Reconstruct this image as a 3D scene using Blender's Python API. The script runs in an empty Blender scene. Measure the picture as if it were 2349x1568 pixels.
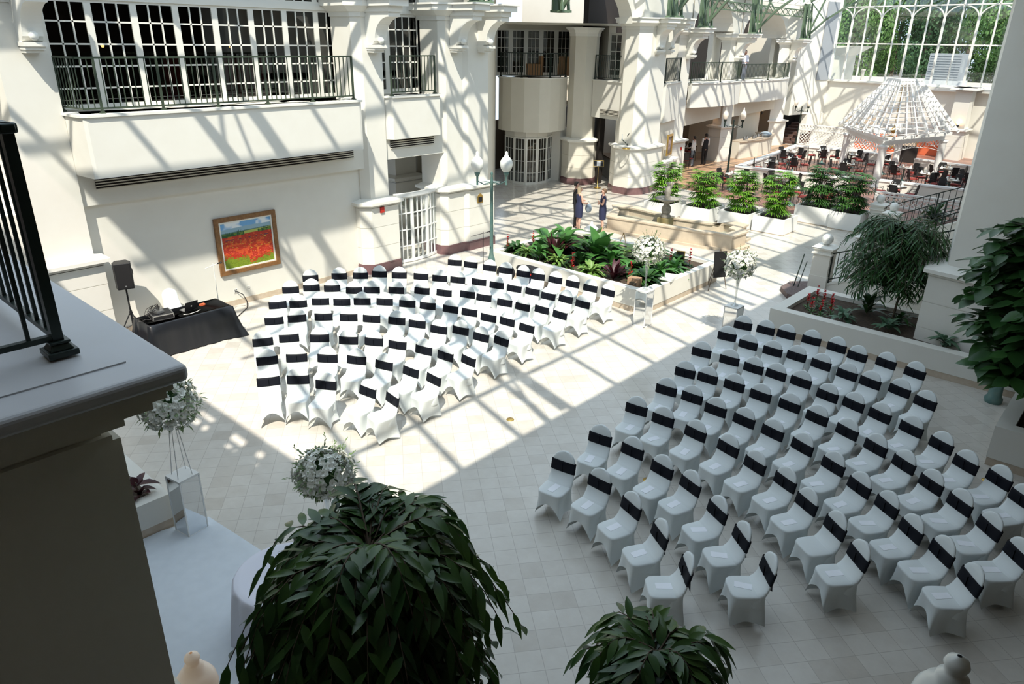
import bpy, bmesh, math, random
import numpy as np
from mathutils import Vector, Matrix

# ------------------------------------------------------------------ camera, sky, sun, exposure
sc = bpy.context.scene
col = sc.collection
PI = math.pi
PHI, PITCH, ROLL = math.radians(41.93), math.radians(22.683), math.radians(0.969)
def cam2w(X, Y, Z): return Vector((X*math.cos(PHI)-Y*math.sin(PHI), X*math.sin(PHI)+Y*math.cos(PHI), Z))
_f = Vector((0, math.cos(PITCH), -math.sin(PITCH))); _r = Vector((1, 0, 0)); _u = _r.cross(_f)
_r2 = _r*math.cos(ROLL)+_u*math.sin(ROLL); _u2 = -_r*math.sin(ROLL)+_u*math.cos(ROLL)
cd = bpy.data.cameras.new('camera'); cam = bpy.data.objects.new('camera', cd); col.objects.link(cam)
cd.sensor_width = 36; cd.lens = 1657/2349*36; cd.clip_start = .05; cd.clip_end = 500
R = Matrix((cam2w(*_r2), cam2w(*_u2), -cam2w(*_f))).transposed().to_4x4()
cam.matrix_world = Matrix.Translation((0, 0, 6.62)) @ R
sc.camera = cam
w = bpy.data.worlds.new('sky'); sc.world = w; w.use_nodes = True
bg = w.node_tree.nodes['Background']; bg.inputs[0].default_value = (.66, .81, 1.0, 1); bg.inputs[1].default_value = 1.75
sd = bpy.data.lights.new('sun', 'SUN'); sd.energy = 7.0; sd.angle = math.radians(.6); sd.color = (1, .93, .82)
sun = bpy.data.objects.new('sun', sd); col.objects.link(sun)
SD = Vector((-.66*math.cos(math.radians(54)), .75*math.cos(math.radians(54)), -math.sin(math.radians(54))))
sun.rotation_euler = SD.to_track_quat('-Z', 'Y').to_euler(); sun.location = (10, -12, 30)
sc.view_settings.view_transform = 'Standard'; sc.view_settings.look = 'None'
sc.view_settings.exposure = 0.0; sc.view_settings.gamma = 1; sc.view_settings.use_curve_mapping = False

# ------------------------------------------------------------------ helpers
class MB:
    def __init__(s): s.v = []; s.f = []; s.sm = []
    def add(s, vs, fs, smooth=False):
        o = len(s.v); s.v += [tuple(p) for p in vs]; s.f += [tuple(i+o for i in f) for f in fs]; s.sm += [smooth]*len(fs); return s
    def box(s, x0, x1, y0, y1, z0, z1, rz=0, c=None):
        P = [(x, y, z) for z in (z0, z1) for x, y in ((x0, y0), (x1, y0), (x1, y1), (x0, y1))]
        if rz:
            cx, cy = c if c else ((x0+x1)/2, (y0+y1)/2); ca, sa = math.cos(rz), math.sin(rz)
            P = [(cx+(x-cx)*ca-(y-cy)*sa, cy+(x-cx)*sa+(y-cy)*ca, z) for x, y, z in P]
        return s.add(P, [(3, 2, 1, 0), (4, 5, 6, 7), (0, 1, 5, 4), (1, 2, 6, 5), (2, 3, 7, 6), (3, 0, 4, 7)])
    def prism(s, poly, z0, z1, taper=None):
        n = len(poly); t = taper or poly
        return s.add([(x, y, z0) for x, y in poly]+[(x, y, z1) for x, y in t],
                     [tuple(range(n-1, -1, -1)), tuple(range(n, 2*n))]+[(i, (i+1) % n, n+(i+1) % n, n+i) for i in range(n)])
    def ring(s, outer, inner, z0, z1):
        n = len(outer)
        V = [(x, y, z0) for x, y in outer]+[(x, y, z1) for x, y in outer]+[(x, y, z0) for x, y in inner]+[(x, y, z1) for x, y in inner]
        F = []
        for i in range(n):
            j = (i+1) % n
            F += [(i, j, n+j, n+i), (2*n+j, 2*n+i, 3*n+i, 3*n+j), (n+i, n+j, 3*n+j, 3*n+i), (j, i, 2*n+i, 2*n+j)]
        return s.add(V, F)
    def tube(s, a, b, r, r2=None, n=8, caps=True, smooth=True):
        a = Vector(a); b = Vector(b); d = (b-a)
        if d.length < 1e-6: return s
        d.normalize(); q = d.to_track_quat('Z', 'Y'); X = q @ Vector((1, 0, 0)); Y = q @ Vector((0, 1, 0)); r2 = r if r2 is None else r2
        V = [a+(X*math.cos(2*PI*i/n)+Y*math.sin(2*PI*i/n))*r for i in range(n)]+[b+(X*math.cos(2*PI*i/n)+Y*math.sin(2*PI*i/n))*r2 for i in range(n)]
        s.add(V, [(i, (i+1) % n, n+(i+1) % n, n+i) for i in range(n)], smooth)
        if caps: s.add(V, [tuple(range(n-1, -1, -1)), tuple(range(n, 2*n))])
        return s
    def path(s, pts, r, n=6):
        for i in range(len(pts)-1):
            ra = r[i] if isinstance(r, (list, tuple)) else r; rb = r[i+1] if isinstance(r, (list, tuple)) else r
            s.tube(pts[i], pts[i+1], ra, rb, n, caps=(i in (0, len(pts)-2)))
        return s
    def bar(s, a, b, wd, h):       # rectangular bar, h measured upward
        a = Vector(a); b = Vector(b); d = (b-a).normalized()
        sd_ = d.cross(Vector((0, 0, 1))); sd_ = sd_.normalized() if sd_.length > 1e-4 else Vector((1, 0, 0)); up = sd_.cross(d).normalized()
        V = [p+sd_*i*wd/2+up*j*h/2 for p in (a, b) for i, j in ((-1, -1), (1, -1), (1, 1), (-1, 1))]
        return s.add(V, [(3, 2, 1, 0), (4, 5, 6, 7), (0, 1, 5, 4), (1, 2, 6, 5), (2, 3, 7, 6), (3, 0, 4, 7)])
    def lathe(s, prof, c=(0, 0, 0), n=16, smooth=True):
        V = [(c[0]+r*math.cos(2*PI*i/n), c[1]+r*math.sin(2*PI*i/n), c[2]+z) for r, z in prof for i in range(n)]
        F = [(k*n+i, k*n+(i+1) % n, (k+1)*n+(i+1) % n, (k+1)*n+i) for k in range(len(prof)-1) for i in range(n)]
        return s.add(V, F, smooth)
    def ball(s, c, r, n=12, sq=1):
        pr = [(max(1e-4, r*math.sin(PI*k/(n//2+2))), -r*sq*math.cos(PI*k/(n//2+2))) for k in range(n//2+3)]
        return s.lathe(pr, c, n)
    def extr(s, prof, a, b):       # profile in (out, z) extruded from plan point a to b; out = left of a->b
        a = Vector((a[0], a[1], 0)); b = Vector((b[0], b[1], 0)); d = (b-a).normalized(); nn = Vector((-d.y, d.x, 0)); n = len(prof)
        V = [p+nn*o+Vector((0, 0, z)) for p in (a, b) for o, z in prof]
        return s.add(V, [(i, (i+1) % n, n+(i+1) % n, n+i) for i in range(n)]+[tuple(range(n-1, -1, -1)), tuple(range(n, 2*n))])
    def build(s, name, m, parent=None, loc=None):
        me = bpy.data.meshes.new(name); me.from_pydata(s.v, [], s.f); me.update()
        if any(s.sm): me.polygons.foreach_set('use_smooth', s.sm)
        if m: me.materials.append(m)
        o = bpy.data.objects.new(name, me); col.objects.link(o)
        if parent: o.parent = parent
        if loc: o.location = loc
        return o
def link(name, me, m=None, parent=None):
    if m and not me.materials: me.materials.append(m)
    o = bpy.data.objects.new(name, me); col.objects.link(o)
    if parent: o.parent = parent
    return o
def tag(o, label=None, cat=None, group=None, kind=None):
    if label: o['label'] = label
    if cat: o['category'] = cat
    if group: o['group'] = group
    if kind: o['kind'] = kind
    return o
def thing(name, label, cat, loc=(0, 0, 0), rz=0, group=None):
    o = bpy.data.objects.new(name, None); o.empty_display_size = .1; col.objects.link(o)
    o.location = loc; o.rotation_euler = (0, 0, rz); return tag(o, label, cat, group)
def struct(name, mb, m): return tag(mb.build(name, m), kind='structure')
def copytree(o, parent=None):
    c = o.copy(); col.objects.link(c)
    if parent: c.parent = parent
    for ch in list(o.children): copytree(ch, c)
    return c
def dup(o, label, loc, rz=0, group=None, s=None):
    c = copytree(o); c.location = loc; c.rotation_euler = (0, 0, rz)
    c['label'] = label
    if group: c['group'] = group
    if s: c.scale = (s, s, s)
    return c
ORD = ['', 'first', 'second', 'third', 'fourth', 'fifth', 'sixth', 'seventh', 'eighth', 'ninth', 'tenth', 'eleventh', 'twelfth', 'thirteenth', 'fourteenth', 'fifteenth', 'sixteenth', 'seventeenth', 'eighteenth']

# ------------------------------------------------------------------ materials
def mat(name, c, rough=.6, metal=0, noise=None, bump=0, spec=.5, trans=0, emit=None, sheen=0):
    m = bpy.data.materials.new(name); m.use_nodes = True; nt = m.node_tree; b = nt.nodes['Principled BSDF']
    b.inputs['Base Color'].default_value = (*c, 1); b.inputs['Roughness'].default_value = rough; b.inputs['Metallic'].default_value = metal
    b.inputs['Specular IOR Level'].default_value = spec; b.inputs['Transmission Weight'].default_value = trans
    if sheen: b.inputs['Sheen Weight'].default_value = sheen
    if emit: b.inputs['Emission Color'].default_value = (*emit[0], 1); b.inputs['Emission Strength'].default_value = emit[1]
    if noise:
        sc_, c2, amt = noise
        tc = nt.nodes.new('ShaderNodeTexCoord'); nz = nt.nodes.new('ShaderNodeTexNoise'); nz.inputs['Scale'].default_value = sc_; nz.inputs['Detail'].default_value = 5
        nt.links.new(tc.outputs['Object'], nz.inputs['Vector'])
        mx = nt.nodes.new('ShaderNodeMix'); mx.data_type = 'RGBA'; mx.inputs['A'].default_value = (*c, 1); mx.inputs['B'].default_value = (*c2, 1)
        mr = nt.nodes.new('ShaderNodeMapRange'); mr.inputs['From Min'].default_value = .35; mr.inputs['From Max'].default_value = .7; mr.inputs['To Max'].default_value = amt
        nt.links.new(nz.outputs['Fac'], mr.inputs['Value']); nt.links.new(mr.outputs[0], mx.inputs['Factor']); nt.links.new(mx.outputs['Result'], b.inputs['Base Color'])
        if bump:
            bp = nt.nodes.new('ShaderNodeBump'); bp.inputs['Strength'].default_value = bump; nt.links.new(nz.outputs['Fac'], bp.inputs['Height']); nt.links.new(bp.outputs[0], b.inputs['Normal'])
    return m
def leafmat(name, c, c2, rough=.42, scale=3):
    m = mat(name, c, rough, noise=(scale, c2, .9)); nt = m.node_tree; b = nt.nodes['Principled BSDF']; out = nt.nodes['Material Output']
    t = nt.nodes.new('ShaderNodeBsdfTranslucent'); mx = nt.nodes.new('ShaderNodeMixShader'); mx.inputs[0].default_value = .18
    src = b.inputs['Base Color'].links[0].from_socket; nt.links.new(src, t.inputs['Color'])
    nt.links.new(b.outputs[0], mx.inputs[1]); nt.links.new(t.outputs[0], mx.inputs[2]); nt.links.new(mx.outputs[0], out.inputs[0])
    return m
def pane(name, tint=(1, 1, 1), gl=.1):
    m = bpy.data.materials.new(name); m.use_nodes = True; nt = m.node_tree; nt.nodes.remove(nt.nodes['Principled BSDF']); out = nt.nodes['Material Output']
    t = nt.nodes.new('ShaderNodeBsdfTransparent'); t.inputs[0].default_value = (*tint, 1); g = nt.nodes.new('ShaderNodeBsdfGlossy'); g.inputs['Roughness'].default_value = .02
    mx = nt.nodes.new('ShaderNodeMixShader'); mx.inputs[0].default_value = gl
    nt.links.new(t.outputs[0], mx.inputs[1]); nt.links.new(g.outputs[0], mx.inputs[2]); nt.links.new(mx.outputs[0], out.inputs[0]); return m
def tilemat(name, size, au, av, ou, ov, c, c2, joint, rough, var=.12, jw=.02, nsc=5):
    m = bpy.data.materials.new(name); m.use_nodes = True; nt = m.node_tree; N = nt.nodes; L = nt.links; b = N['Principled BSDF']; b.inputs['Roughness'].default_value = rough
    g = N.new('ShaderNodeNewGeometry')
    def dot(v, off):
        d = N.new('ShaderNodeVectorMath'); d.operation = 'DOT_PRODUCT'; d.inputs[1].default_value = (v[0]/size, v[1]/size, 0); L.new(g.outputs['Position'], d.inputs[0])
        a = N.new('ShaderNodeMath'); a.operation = 'ADD'; a.inputs[1].default_value = off; L.new(d.outputs['Value'], a.inputs[0]); return a.outputs[0]
    def m1(op, a, bb=None):
        x = N.new('ShaderNodeMath'); x.operation = op
        for i, q in enumerate((a, bb)):
            if q is None: continue
            if isinstance(q, (int, float)): x.inputs[i].default_value = q
            else: L.new(q, x.inputs[i])
        return x.outputs[0]
    u = dot(au, ou); v = dot(av, ov)
    def edge(q): return m1('SUBTRACT', .5, m1('ABSOLUTE', m1('SUBTRACT', m1('FRACT', q), .5)))
    e = m1('MINIMUM', edge(u), edge(v)); line = m1('LESS_THAN', e, jw)
    cb = N.new('ShaderNodeCombineXYZ'); L.new(m1('FLOOR', u), cb.inputs[0]); L.new(m1('FLOOR', v), cb.inputs[1])
    wn = N.new('ShaderNodeTexWhiteNoise'); wn.noise_dimensions = '2D'; L.new(cb.outputs[0], wn.inputs['Vector'])
    nz = N.new('ShaderNodeTexNoise'); nz.inputs['Scale'].default_value = nsc; nz.inputs['Detail'].default_value = 8; nz.inputs['Roughness'].default_value = .65; L.new(g.outputs['Position'], nz.inputs['Vector'])
    f = m1('ADD', m1('MULTIPLY', m1('POWER', wn.outputs['Value'], 4), .7), m1('MULTIPLY', nz.outputs['Fac'], 1.3)); f = m1('SUBTRACT', f, .45)
    mx = N.new('ShaderNodeMix'); mx.data_type = 'RGBA'; mx.inputs['A'].default_value = (*c, 1); mx.inputs['B'].default_value = (*c2, 1); L.new(f, mx.inputs['Factor'])
    m2 = N.new('ShaderNodeMix'); m2.data_type = 'RGBA'; L.new(line, m2.inputs['Factor']); L.new(mx.outputs['Result'], m2.inputs['A']); m2.inputs['B'].default_value = (*joint, 1)
    L.new(m2.outputs['Result'], b.inputs['Base Color']); return m
M = {}
M['white'] = mat('white_plaster', (.76, .735, .67), .75, noise=(2.5, (.72, .69, .62), .5))
M['cream'] = mat('cream_plaster', (.70, .66, .57), .75, noise=(2, (.66, .62, .53), .5))
M['trim'] = mat('white_trim_paint', (.80, .78, .72), .5)
M['gloss'] = mat('white_gloss_paint', (.82, .82, .80), .3)
M['cover'] = mat('white_stretch_fabric', (.75, .785, .78), .7, sheen=.2)
M['black'] = mat('black_satin', (.004, .005, .010), .6, spec=.2)
M['cloth'] = mat('black_tablecloth', (.008, .009, .012), .35, spec=.6)
M['wcloth'] = mat('white_tablecloth', (.78, .78, .86), .7)
M['paper'] = mat('white_paper', (.93, .94, .98), .6)
M['rail'] = mat('dark_green_iron', (.018, .03, .025), .35, metal=.2)
M['railg'] = mat('olive_iron', (.055, .075, .05), .4, metal=.2)
M['truss'] = mat('green_steel', (.13, .19, .12), .45, noise=(4, (.09, .14, .09), .6))
M['burg'] = mat('burgundy_marble', (.16, .085, .09), .22, noise=(6, (.2, .11, .11), .8))
M['tan'] = mat('tan_stone', (.50, .40, .30), .4, noise=(9, (.58, .49, .39), .9))
M['ledge'] = mat('ledge_paint', (.60, .60, .62), .45, noise=(3, (.55, .55, .56), .5))
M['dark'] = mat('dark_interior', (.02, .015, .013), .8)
M['brown'] = mat('brown_interior', (.10, .07, .045), .8)
M['red'] = mat('red_upholstery', (.22, .02, .02), .7)
M['mirror'] = mat('mirror', (.82, .84, .86), .03, metal=1)
M['soil'] = mat('brown_soil', (.045, .03, .02), .95, noise=(18, (.09, .06, .04), .9), bump=.4)
M['glass'] = pane('clear_glass', (.96, .98, .97), .08)
M['dglass'] = pane('window_glass', (.55, .56, .55), .07)
M['vase'] = pane('vase_glass', (.93, .95, .95), .3)
M['roofglass'] = pane('roof_glass', (.93, .96, .95), .06)
M['globe'] = mat('frosted_globe', (.78, .78, .74), .25, spec=.6)
M['verdi'] = mat('verdigris_metal', (.10, .20, .19), .45, metal=.3, noise=(8, (.16, .24, .21), .9))
M['wood'] = mat('oak_frame', (.19, .085, .028), .4, noise=(14, (.28, .14, .05), .8))
M['gold'] = mat('brass', (.55, .36, .10), .3, metal=.8)
M['blackp'] = mat('black_plastic', (.012, .012, .014), .45)
M['metal'] = mat('brushed_metal', (.5, .5, .5), .3, metal=.9)
M['skin'] = mat('skin', (.62, .36, .27), .55)
M['navy'] = mat('navy_fabric', (.02, .025, .07), .7)
M['ink'] = mat('black_fabric', (.012, .012, .014), .8)
M['blond'] = mat('blond_hair', (.48, .37, .24), .6)
M['brownh'] = mat('brown_hair', (.16, .09, .05), .6)
M['darkh'] = mat('dark_hair', (.03, .02, .015), .6)
M['gblue'] = mat('grey_blue_fabric', (.30, .36, .42), .7)
M['stone'] = mat('fountain_stone', (.60, .50, .38), .5, noise=(5, (.52, .43, .33), .9))
M['stoneg'] = mat('aged_stone', (.36, .33, .28), .7, noise=(12, (.2, .18, .15), .9))
M['water'] = mat('water', (.34, .36, .30), .05, spec=.7)
M['copper'] = mat('patina_block', (.34, .25, .10), .6, noise=(4, (.25, .24, .14), .8))
M['l_dark'] = leafmat('dark_glossy_leaf', (.028, .085, .025), (.05, .13, .03), .33)
M['l_ficus'] = leafmat('ficus_leaf', (.028, .08, .03), (.09, .18, .025), .3, 2.2)
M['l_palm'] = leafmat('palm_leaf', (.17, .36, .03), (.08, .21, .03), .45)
M['l_palmd'] = leafmat('palm_leaf_painted_shade', (.055, .15, .03), (.03, .09, .02), .45)  # darker copy of the palm leaf, shade put into its colour
M['l_bed'] = leafmat('broad_leaf', (.05, .16, .03), (.09, .24, .06), .4)
M['l_lime'] = leafmat('striped_lime_leaf', (.22, .34, .08), (.10, .22, .05), .45, 9)
M['l_silver'] = leafmat('silver_striped_leaf', (.14, .24, .15), (.04, .12, .06), .45, 14)
M['l_burg'] = leafmat('burgundy_leaf', (.07, .012, .02), (.035, .012, .015), .4)
M['l_tree'] = leafmat('outdoor_leaf', (.07, .16, .035), (.12, .24, .05), .6, .6)
M['l_tree2'] = leafmat('outdoor_dark_leaf', (.03, .085, .03), (.06, .14, .04), .6, .6)
M['l_eu'] = leafmat('grey_green_leaf', (.13, .20, .08), (.20, .27, .12), .6)
M['bark'] = mat('bark', (.10, .075, .05), .85, noise=(20, (.16, .12, .09), .9), bump=.3)
M['petal'] = mat('white_petal', (.84, .84, .78), .6, noise=(30, (.75, .74, .62), .5))
M['redf'] = mat('red_bract', (.55, .01, .015), .5)
M['carpet'] = mat('white_carpet', (.66, .70, .74), .9, noise=(6, (.60, .64, .68), .7))
M['redfloor'] = tilemat('terracotta_paving', .30, (.7071, .7071), (-.7071, .7071), 0, 0, (.34, .17, .12), (.16, .075, .065), (.12, .07, .06), .35, jw=.03)
M['tanfloor'] = tilemat('tan_paving', .6, (1, 0), (0, 1), 0, 0, (.50, .32, .19), (.36, .2, .13), (.2, .12, .1), .35, jw=.03)
M['floor'] = tilemat('travertine_tiles', .305, (.6265, .7794), (-.7794, .6265), .31, .30, (.62, .585, .53), (.50, .455, .40), (.44, .405, .36), .2, jw=.014, nsc=4)
M['stepc'] = mat('brown_step_carpet', (.09, .045, .035), .9, noise=(15, (.14, .08, .06), .8))
M['flame'] = mat('lit_bulb', (1, .7, .4), .5, emit=((1, .5, .18), 9))
M['warm'] = mat('warm_lamp', (1, .7, .4), .5, emit=((1, .55, .2), 6))
M['coral'] = mat('coral_wall_paint', (.62, .13, .05), .7)
M['cushion'] = mat('red_cushion', (.32, .05, .04), .8)
M['tabletop'] = mat('dark_table_top', (.09, .05, .035), .3)
M['iron'] = mat('black_iron', (.012, .011, .012), .5)
M['wicker'] = mat('brown_wicker', (.09, .055, .05), .7, noise=(30, (.2, .15, .14), .9), bump=.6)
M['grey'] = mat('grey_metal', (.33, .35, .38), .5)
M['deck'] = mat('roof_deck', (.45, .45, .47), .9)
M['redbit'] = mat('red_enamel', (.5, .03, .02), .4)
M['card'] = mat('cardboard', (.36, .22, .13), .8)
M['tanch'] = mat('tan_upholstery', (.30, .16, .07), .7)

# chair positions (x, y) on the floor, row by row
G1=[[(-11.18,5.83),(-10.89,6.21),(-10.38,6.4),(-9.71,6.73),(-9.22,6.85)],[(-12.04,6.31),(-11.77,6.75),(-11.35,7.13),(-10.9,7.46),(-10.37,7.66),(-9.81,7.82),(-9.28,7.9)],[(-12.95,6.75),(-12.76,7.22),(-12.33,7.64),(-11.82,7.97),(-11.41,8.28),(-10.94,8.5),(-10.39,8.69),(-9.88,8.79),(-9.43,8.96)],[(-13.88,7.55),(-13.66,7.98),(-13.35,8.43),(-12.93,8.79),(-12.51,9.09),(-12.02,9.39),(-11.56,9.58),(-10.99,9.68),(-10.62,9.97),(-10.06,10.01),(-9.63,10.15)],[(-14.75,8.17),(-14.48,8.53),(-14.27,8.98),(-13.89,9.31),(-13.58,9.67),(-13.2,10.02),(-12.72,10.31),(-12.29,10.54),(-11.76,10.76),(-11.29,10.92),(-10.74,10.97),(-10.29,11.08),(-9.73,11.1)],[(-15.53,8.98),(-15.31,9.43),(-14.91,9.76),(-14.41,10.04),(-14.12,10.37),(-13.69,10.77),(-13.22,11.19),(-12.72,11.47),(-12.23,11.79),(-11.77,11.9),(-11.17,11.99),(-10.69,12.07),(-10.26,12.25),(-9.74,12.27)],[(-16.0,9.86),(-15.63,10.49),(-15.29,10.9),(-15.05,11.33),(-14.6,11.64),(-14.13,11.97),(-13.66,12.21),(-13.23,12.45),(-12.73,12.71),(-12.23,12.84),(-11.73,12.96),(-11.26,13.1),(-10.75,13.11),(-10.32,13.24),(-9.8,13.24)],[(-14.45,13.51),(-14.0,13.68),(-13.41,13.83),(-12.94,13.97),(-12.41,14.08),(-11.95,14.16),(-11.46,14.27),(-10.93,14.32),(-10.39,14.37),(-9.89,14.41)]]
G2=[[(-5.59,7.24),(-4.96,7.23),(-4.37,7.06),(-3.81,6.83),(-3.27,6.51)],[(-5.67,8.28),(-5.12,8.32),(-4.53,8.18),(-4.05,8.11),(-3.49,7.81),(-3.03,7.53),(-2.54,7.2)],[(-5.81,9.54),(-5.29,9.53),(-4.7,9.5),(-4.12,9.45),(-3.61,9.28),(-3.1,9.16),(-2.68,8.85),(-2.21,8.59),(-1.8,8.2)],[(-5.83,10.56),(-5.35,10.62),(-4.83,10.48),(-4.32,10.47),(-3.81,10.42),(-3.3,10.32),(-2.74,10.09),(-2.28,9.79),(-1.85,9.57),(-1.46,9.23),(-1.05,9.02),(-0.68,8.7)],[(-5.96,11.48),(-5.55,11.56),(-5.04,11.61),(-4.51,11.56),(-3.98,11.55),(-3.47,11.44),(-2.95,11.32),(-2.45,11.12),(-1.99,10.91),(-1.54,10.6),(-1.12,10.34),(-0.72,10.03),(-0.35,9.66)],[(-6.22,12.6),(-5.63,12.64),(-5.13,12.61),(-4.69,12.64),(-4.21,12.65),(-3.65,12.43),(-3.2,12.4),(-2.73,12.3),(-2.2,12.17),(-1.71,11.94),(-1.29,11.57),(-0.84,11.45),(-0.5,11.1)],[(-6.25,13.79),(-5.73,13.67),(-5.21,13.7),(-4.76,13.8),(-4.25,13.74),(-3.71,13.62),(-3.27,13.56),(-2.77,13.59),(-2.29,13.39)],[(-6.3,14.66),(-5.83,14.75),(-5.39,14.82),(-4.86,14.88),(-4.34,14.86),(-3.87,14.69),(-3.34,14.74),(-2.78,14.64)]]

# ------------------------------------------------------------------ floors and shell
struct('floor', MB().box(-40, 14, -10, 70, -.3, 0), M['floor'])
o = MB().prism([(-15.1, 31.5), (-11.2, 30.4), (-5, 29), (-3, 29), (-3, 58), (-9, 58), (-18.8, 50.5), (-19.3, 41), (-18.1, 34.6), (-18.2, 32.2)], 0, .012).build('floor_terrace', M['redfloor']); tag(o, kind='structure')
o = MB().prism([(-18.25, 32.2), (-18.15, 34.6), (-19.3, 41), (-18.8, 50.5), (-21.5, 53), (-29, 53), (-29, 32.5)], 0, .014).build('floor_restaurant', M['tanfloor']); tag(o, kind='structure')
# facade wall under and behind the balconies
wl = MB()
wl.box(-17.85, -17.55, 5.3, 12.9, 0, 3.9)
wl.box(-17.85, -17.4, 5.3, 12.95, 3.12, 4.95)            # beam
wl.box(-18.2, -17.4, 13.5, 16, 3.28, 4.95)
wl.box(-18.9, -18.62, 4.4, 18, 8.2, 9.6)
wl.box(-18.9, -17.6, -8, 4.6, 0, 3.1); wl.box(-19.2, -18.3, -8, 4.6, 3.1, 9.6)
wl.box(-18.9, -17.35, 4.4, 18, 9.3, 9.6)
struct('wall_left', wl, M['white'])
struct('baseboard_left', MB().box(-17.56, -17.52, 5.4, 12.6, 0, .15), M['tan'])
struct('wall_recess', MB().prism([(-17.35, 17.85), (-25.5, 26.9), (-28.0, 28.6), (-28.4, 28.2), (-26.2, 26.6), (-17.9, 17.4)], 0, 9.6), M['cream'])  # beige tone puts the shade of the recess into the wall colour
rm = MB()                                                # rooms behind the first bays
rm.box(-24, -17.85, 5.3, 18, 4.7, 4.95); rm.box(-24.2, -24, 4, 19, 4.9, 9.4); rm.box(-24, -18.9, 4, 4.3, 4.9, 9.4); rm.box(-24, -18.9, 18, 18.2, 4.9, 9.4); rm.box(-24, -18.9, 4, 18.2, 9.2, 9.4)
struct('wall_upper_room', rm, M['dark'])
g = MB(); g.box(-22, -21.7, 12.6, 17.9, 0, 4.7); g.box(-21.7, -18.0, 17.4, 17.5, 0, 4.7); g.box(-21.7, -18.2, 13, 17.4, 3.6, 3.7)
struct('wall_gate_room', g, M['cream'])
# header and roof slabs of the near building, which cast the large shade
hd = MB(); hd.box(-3, -2.6, .4, 17.6, 8.2, 9.3); hd.box(-4.7, -2.6, 17.6, 52, 8.2, 9.3); hd.box(-3.0, -2.6, 52, 60, 8.2, 9.3); hd.box(-18.9, -2.6, 0.1, .3, 7.5, 8.25); hd.box(-18.9, -2.6, .1, .3, 9.2, 9.3)
for xa, xb in ((-18.9, -8.3), (-7.6, -7.05), (-6.45, -6.2), (-5.85, -2.6)): hd.box(xa, xb, .1, .3, 8.25, 9.2)
for xa, xb, za in ((-8.3, -7.6, 8.72), (-7.05, -6.45, 8.62), (-6.2, -5.85, 8.66)): hd.box(xa, xb, .15, .25, za, za+.06)
for xa in (-7.9, -7.95, -6.75, -6.6, -6.05): hd.box(xa, xa+.03, .15, .25, 8.25, 8.7)
hd.box(-2.6, 12, -10, 60, 9.0, 9.3); hd.box(-19, -2.6, -10, -.5, 9.0, 9.3)
hd.box(-3.1, -2.5, 3.2, 3.9, 7.2, 8.2) if False else None
struct('wall_near_header', hd, M['cream'])
struct('wall_light_block', MB().box(5.5, 5.8, -10, 60, 0, 9).box(-19, 6, -8.2, -8, 0, 9), M['brown'])  # unseen walls, added to block horizon light on the camera side
struct('wall_right', MB().box(-2.2, -1.9, 18.98, 58, 0, 9.0), M['white'])
struct('floor_near_balcony', MB().box(-2.3, 5.5, -8, -1.3, 4.6, 4.9).box(-17, -5.9, -8, .6, 4.6, 4.9), M['tan'])
struct('floor_walkway', MB().box(-2.2, 5.5, 19.5, 40, 4.6, 4.9), M['cream'])

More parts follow.
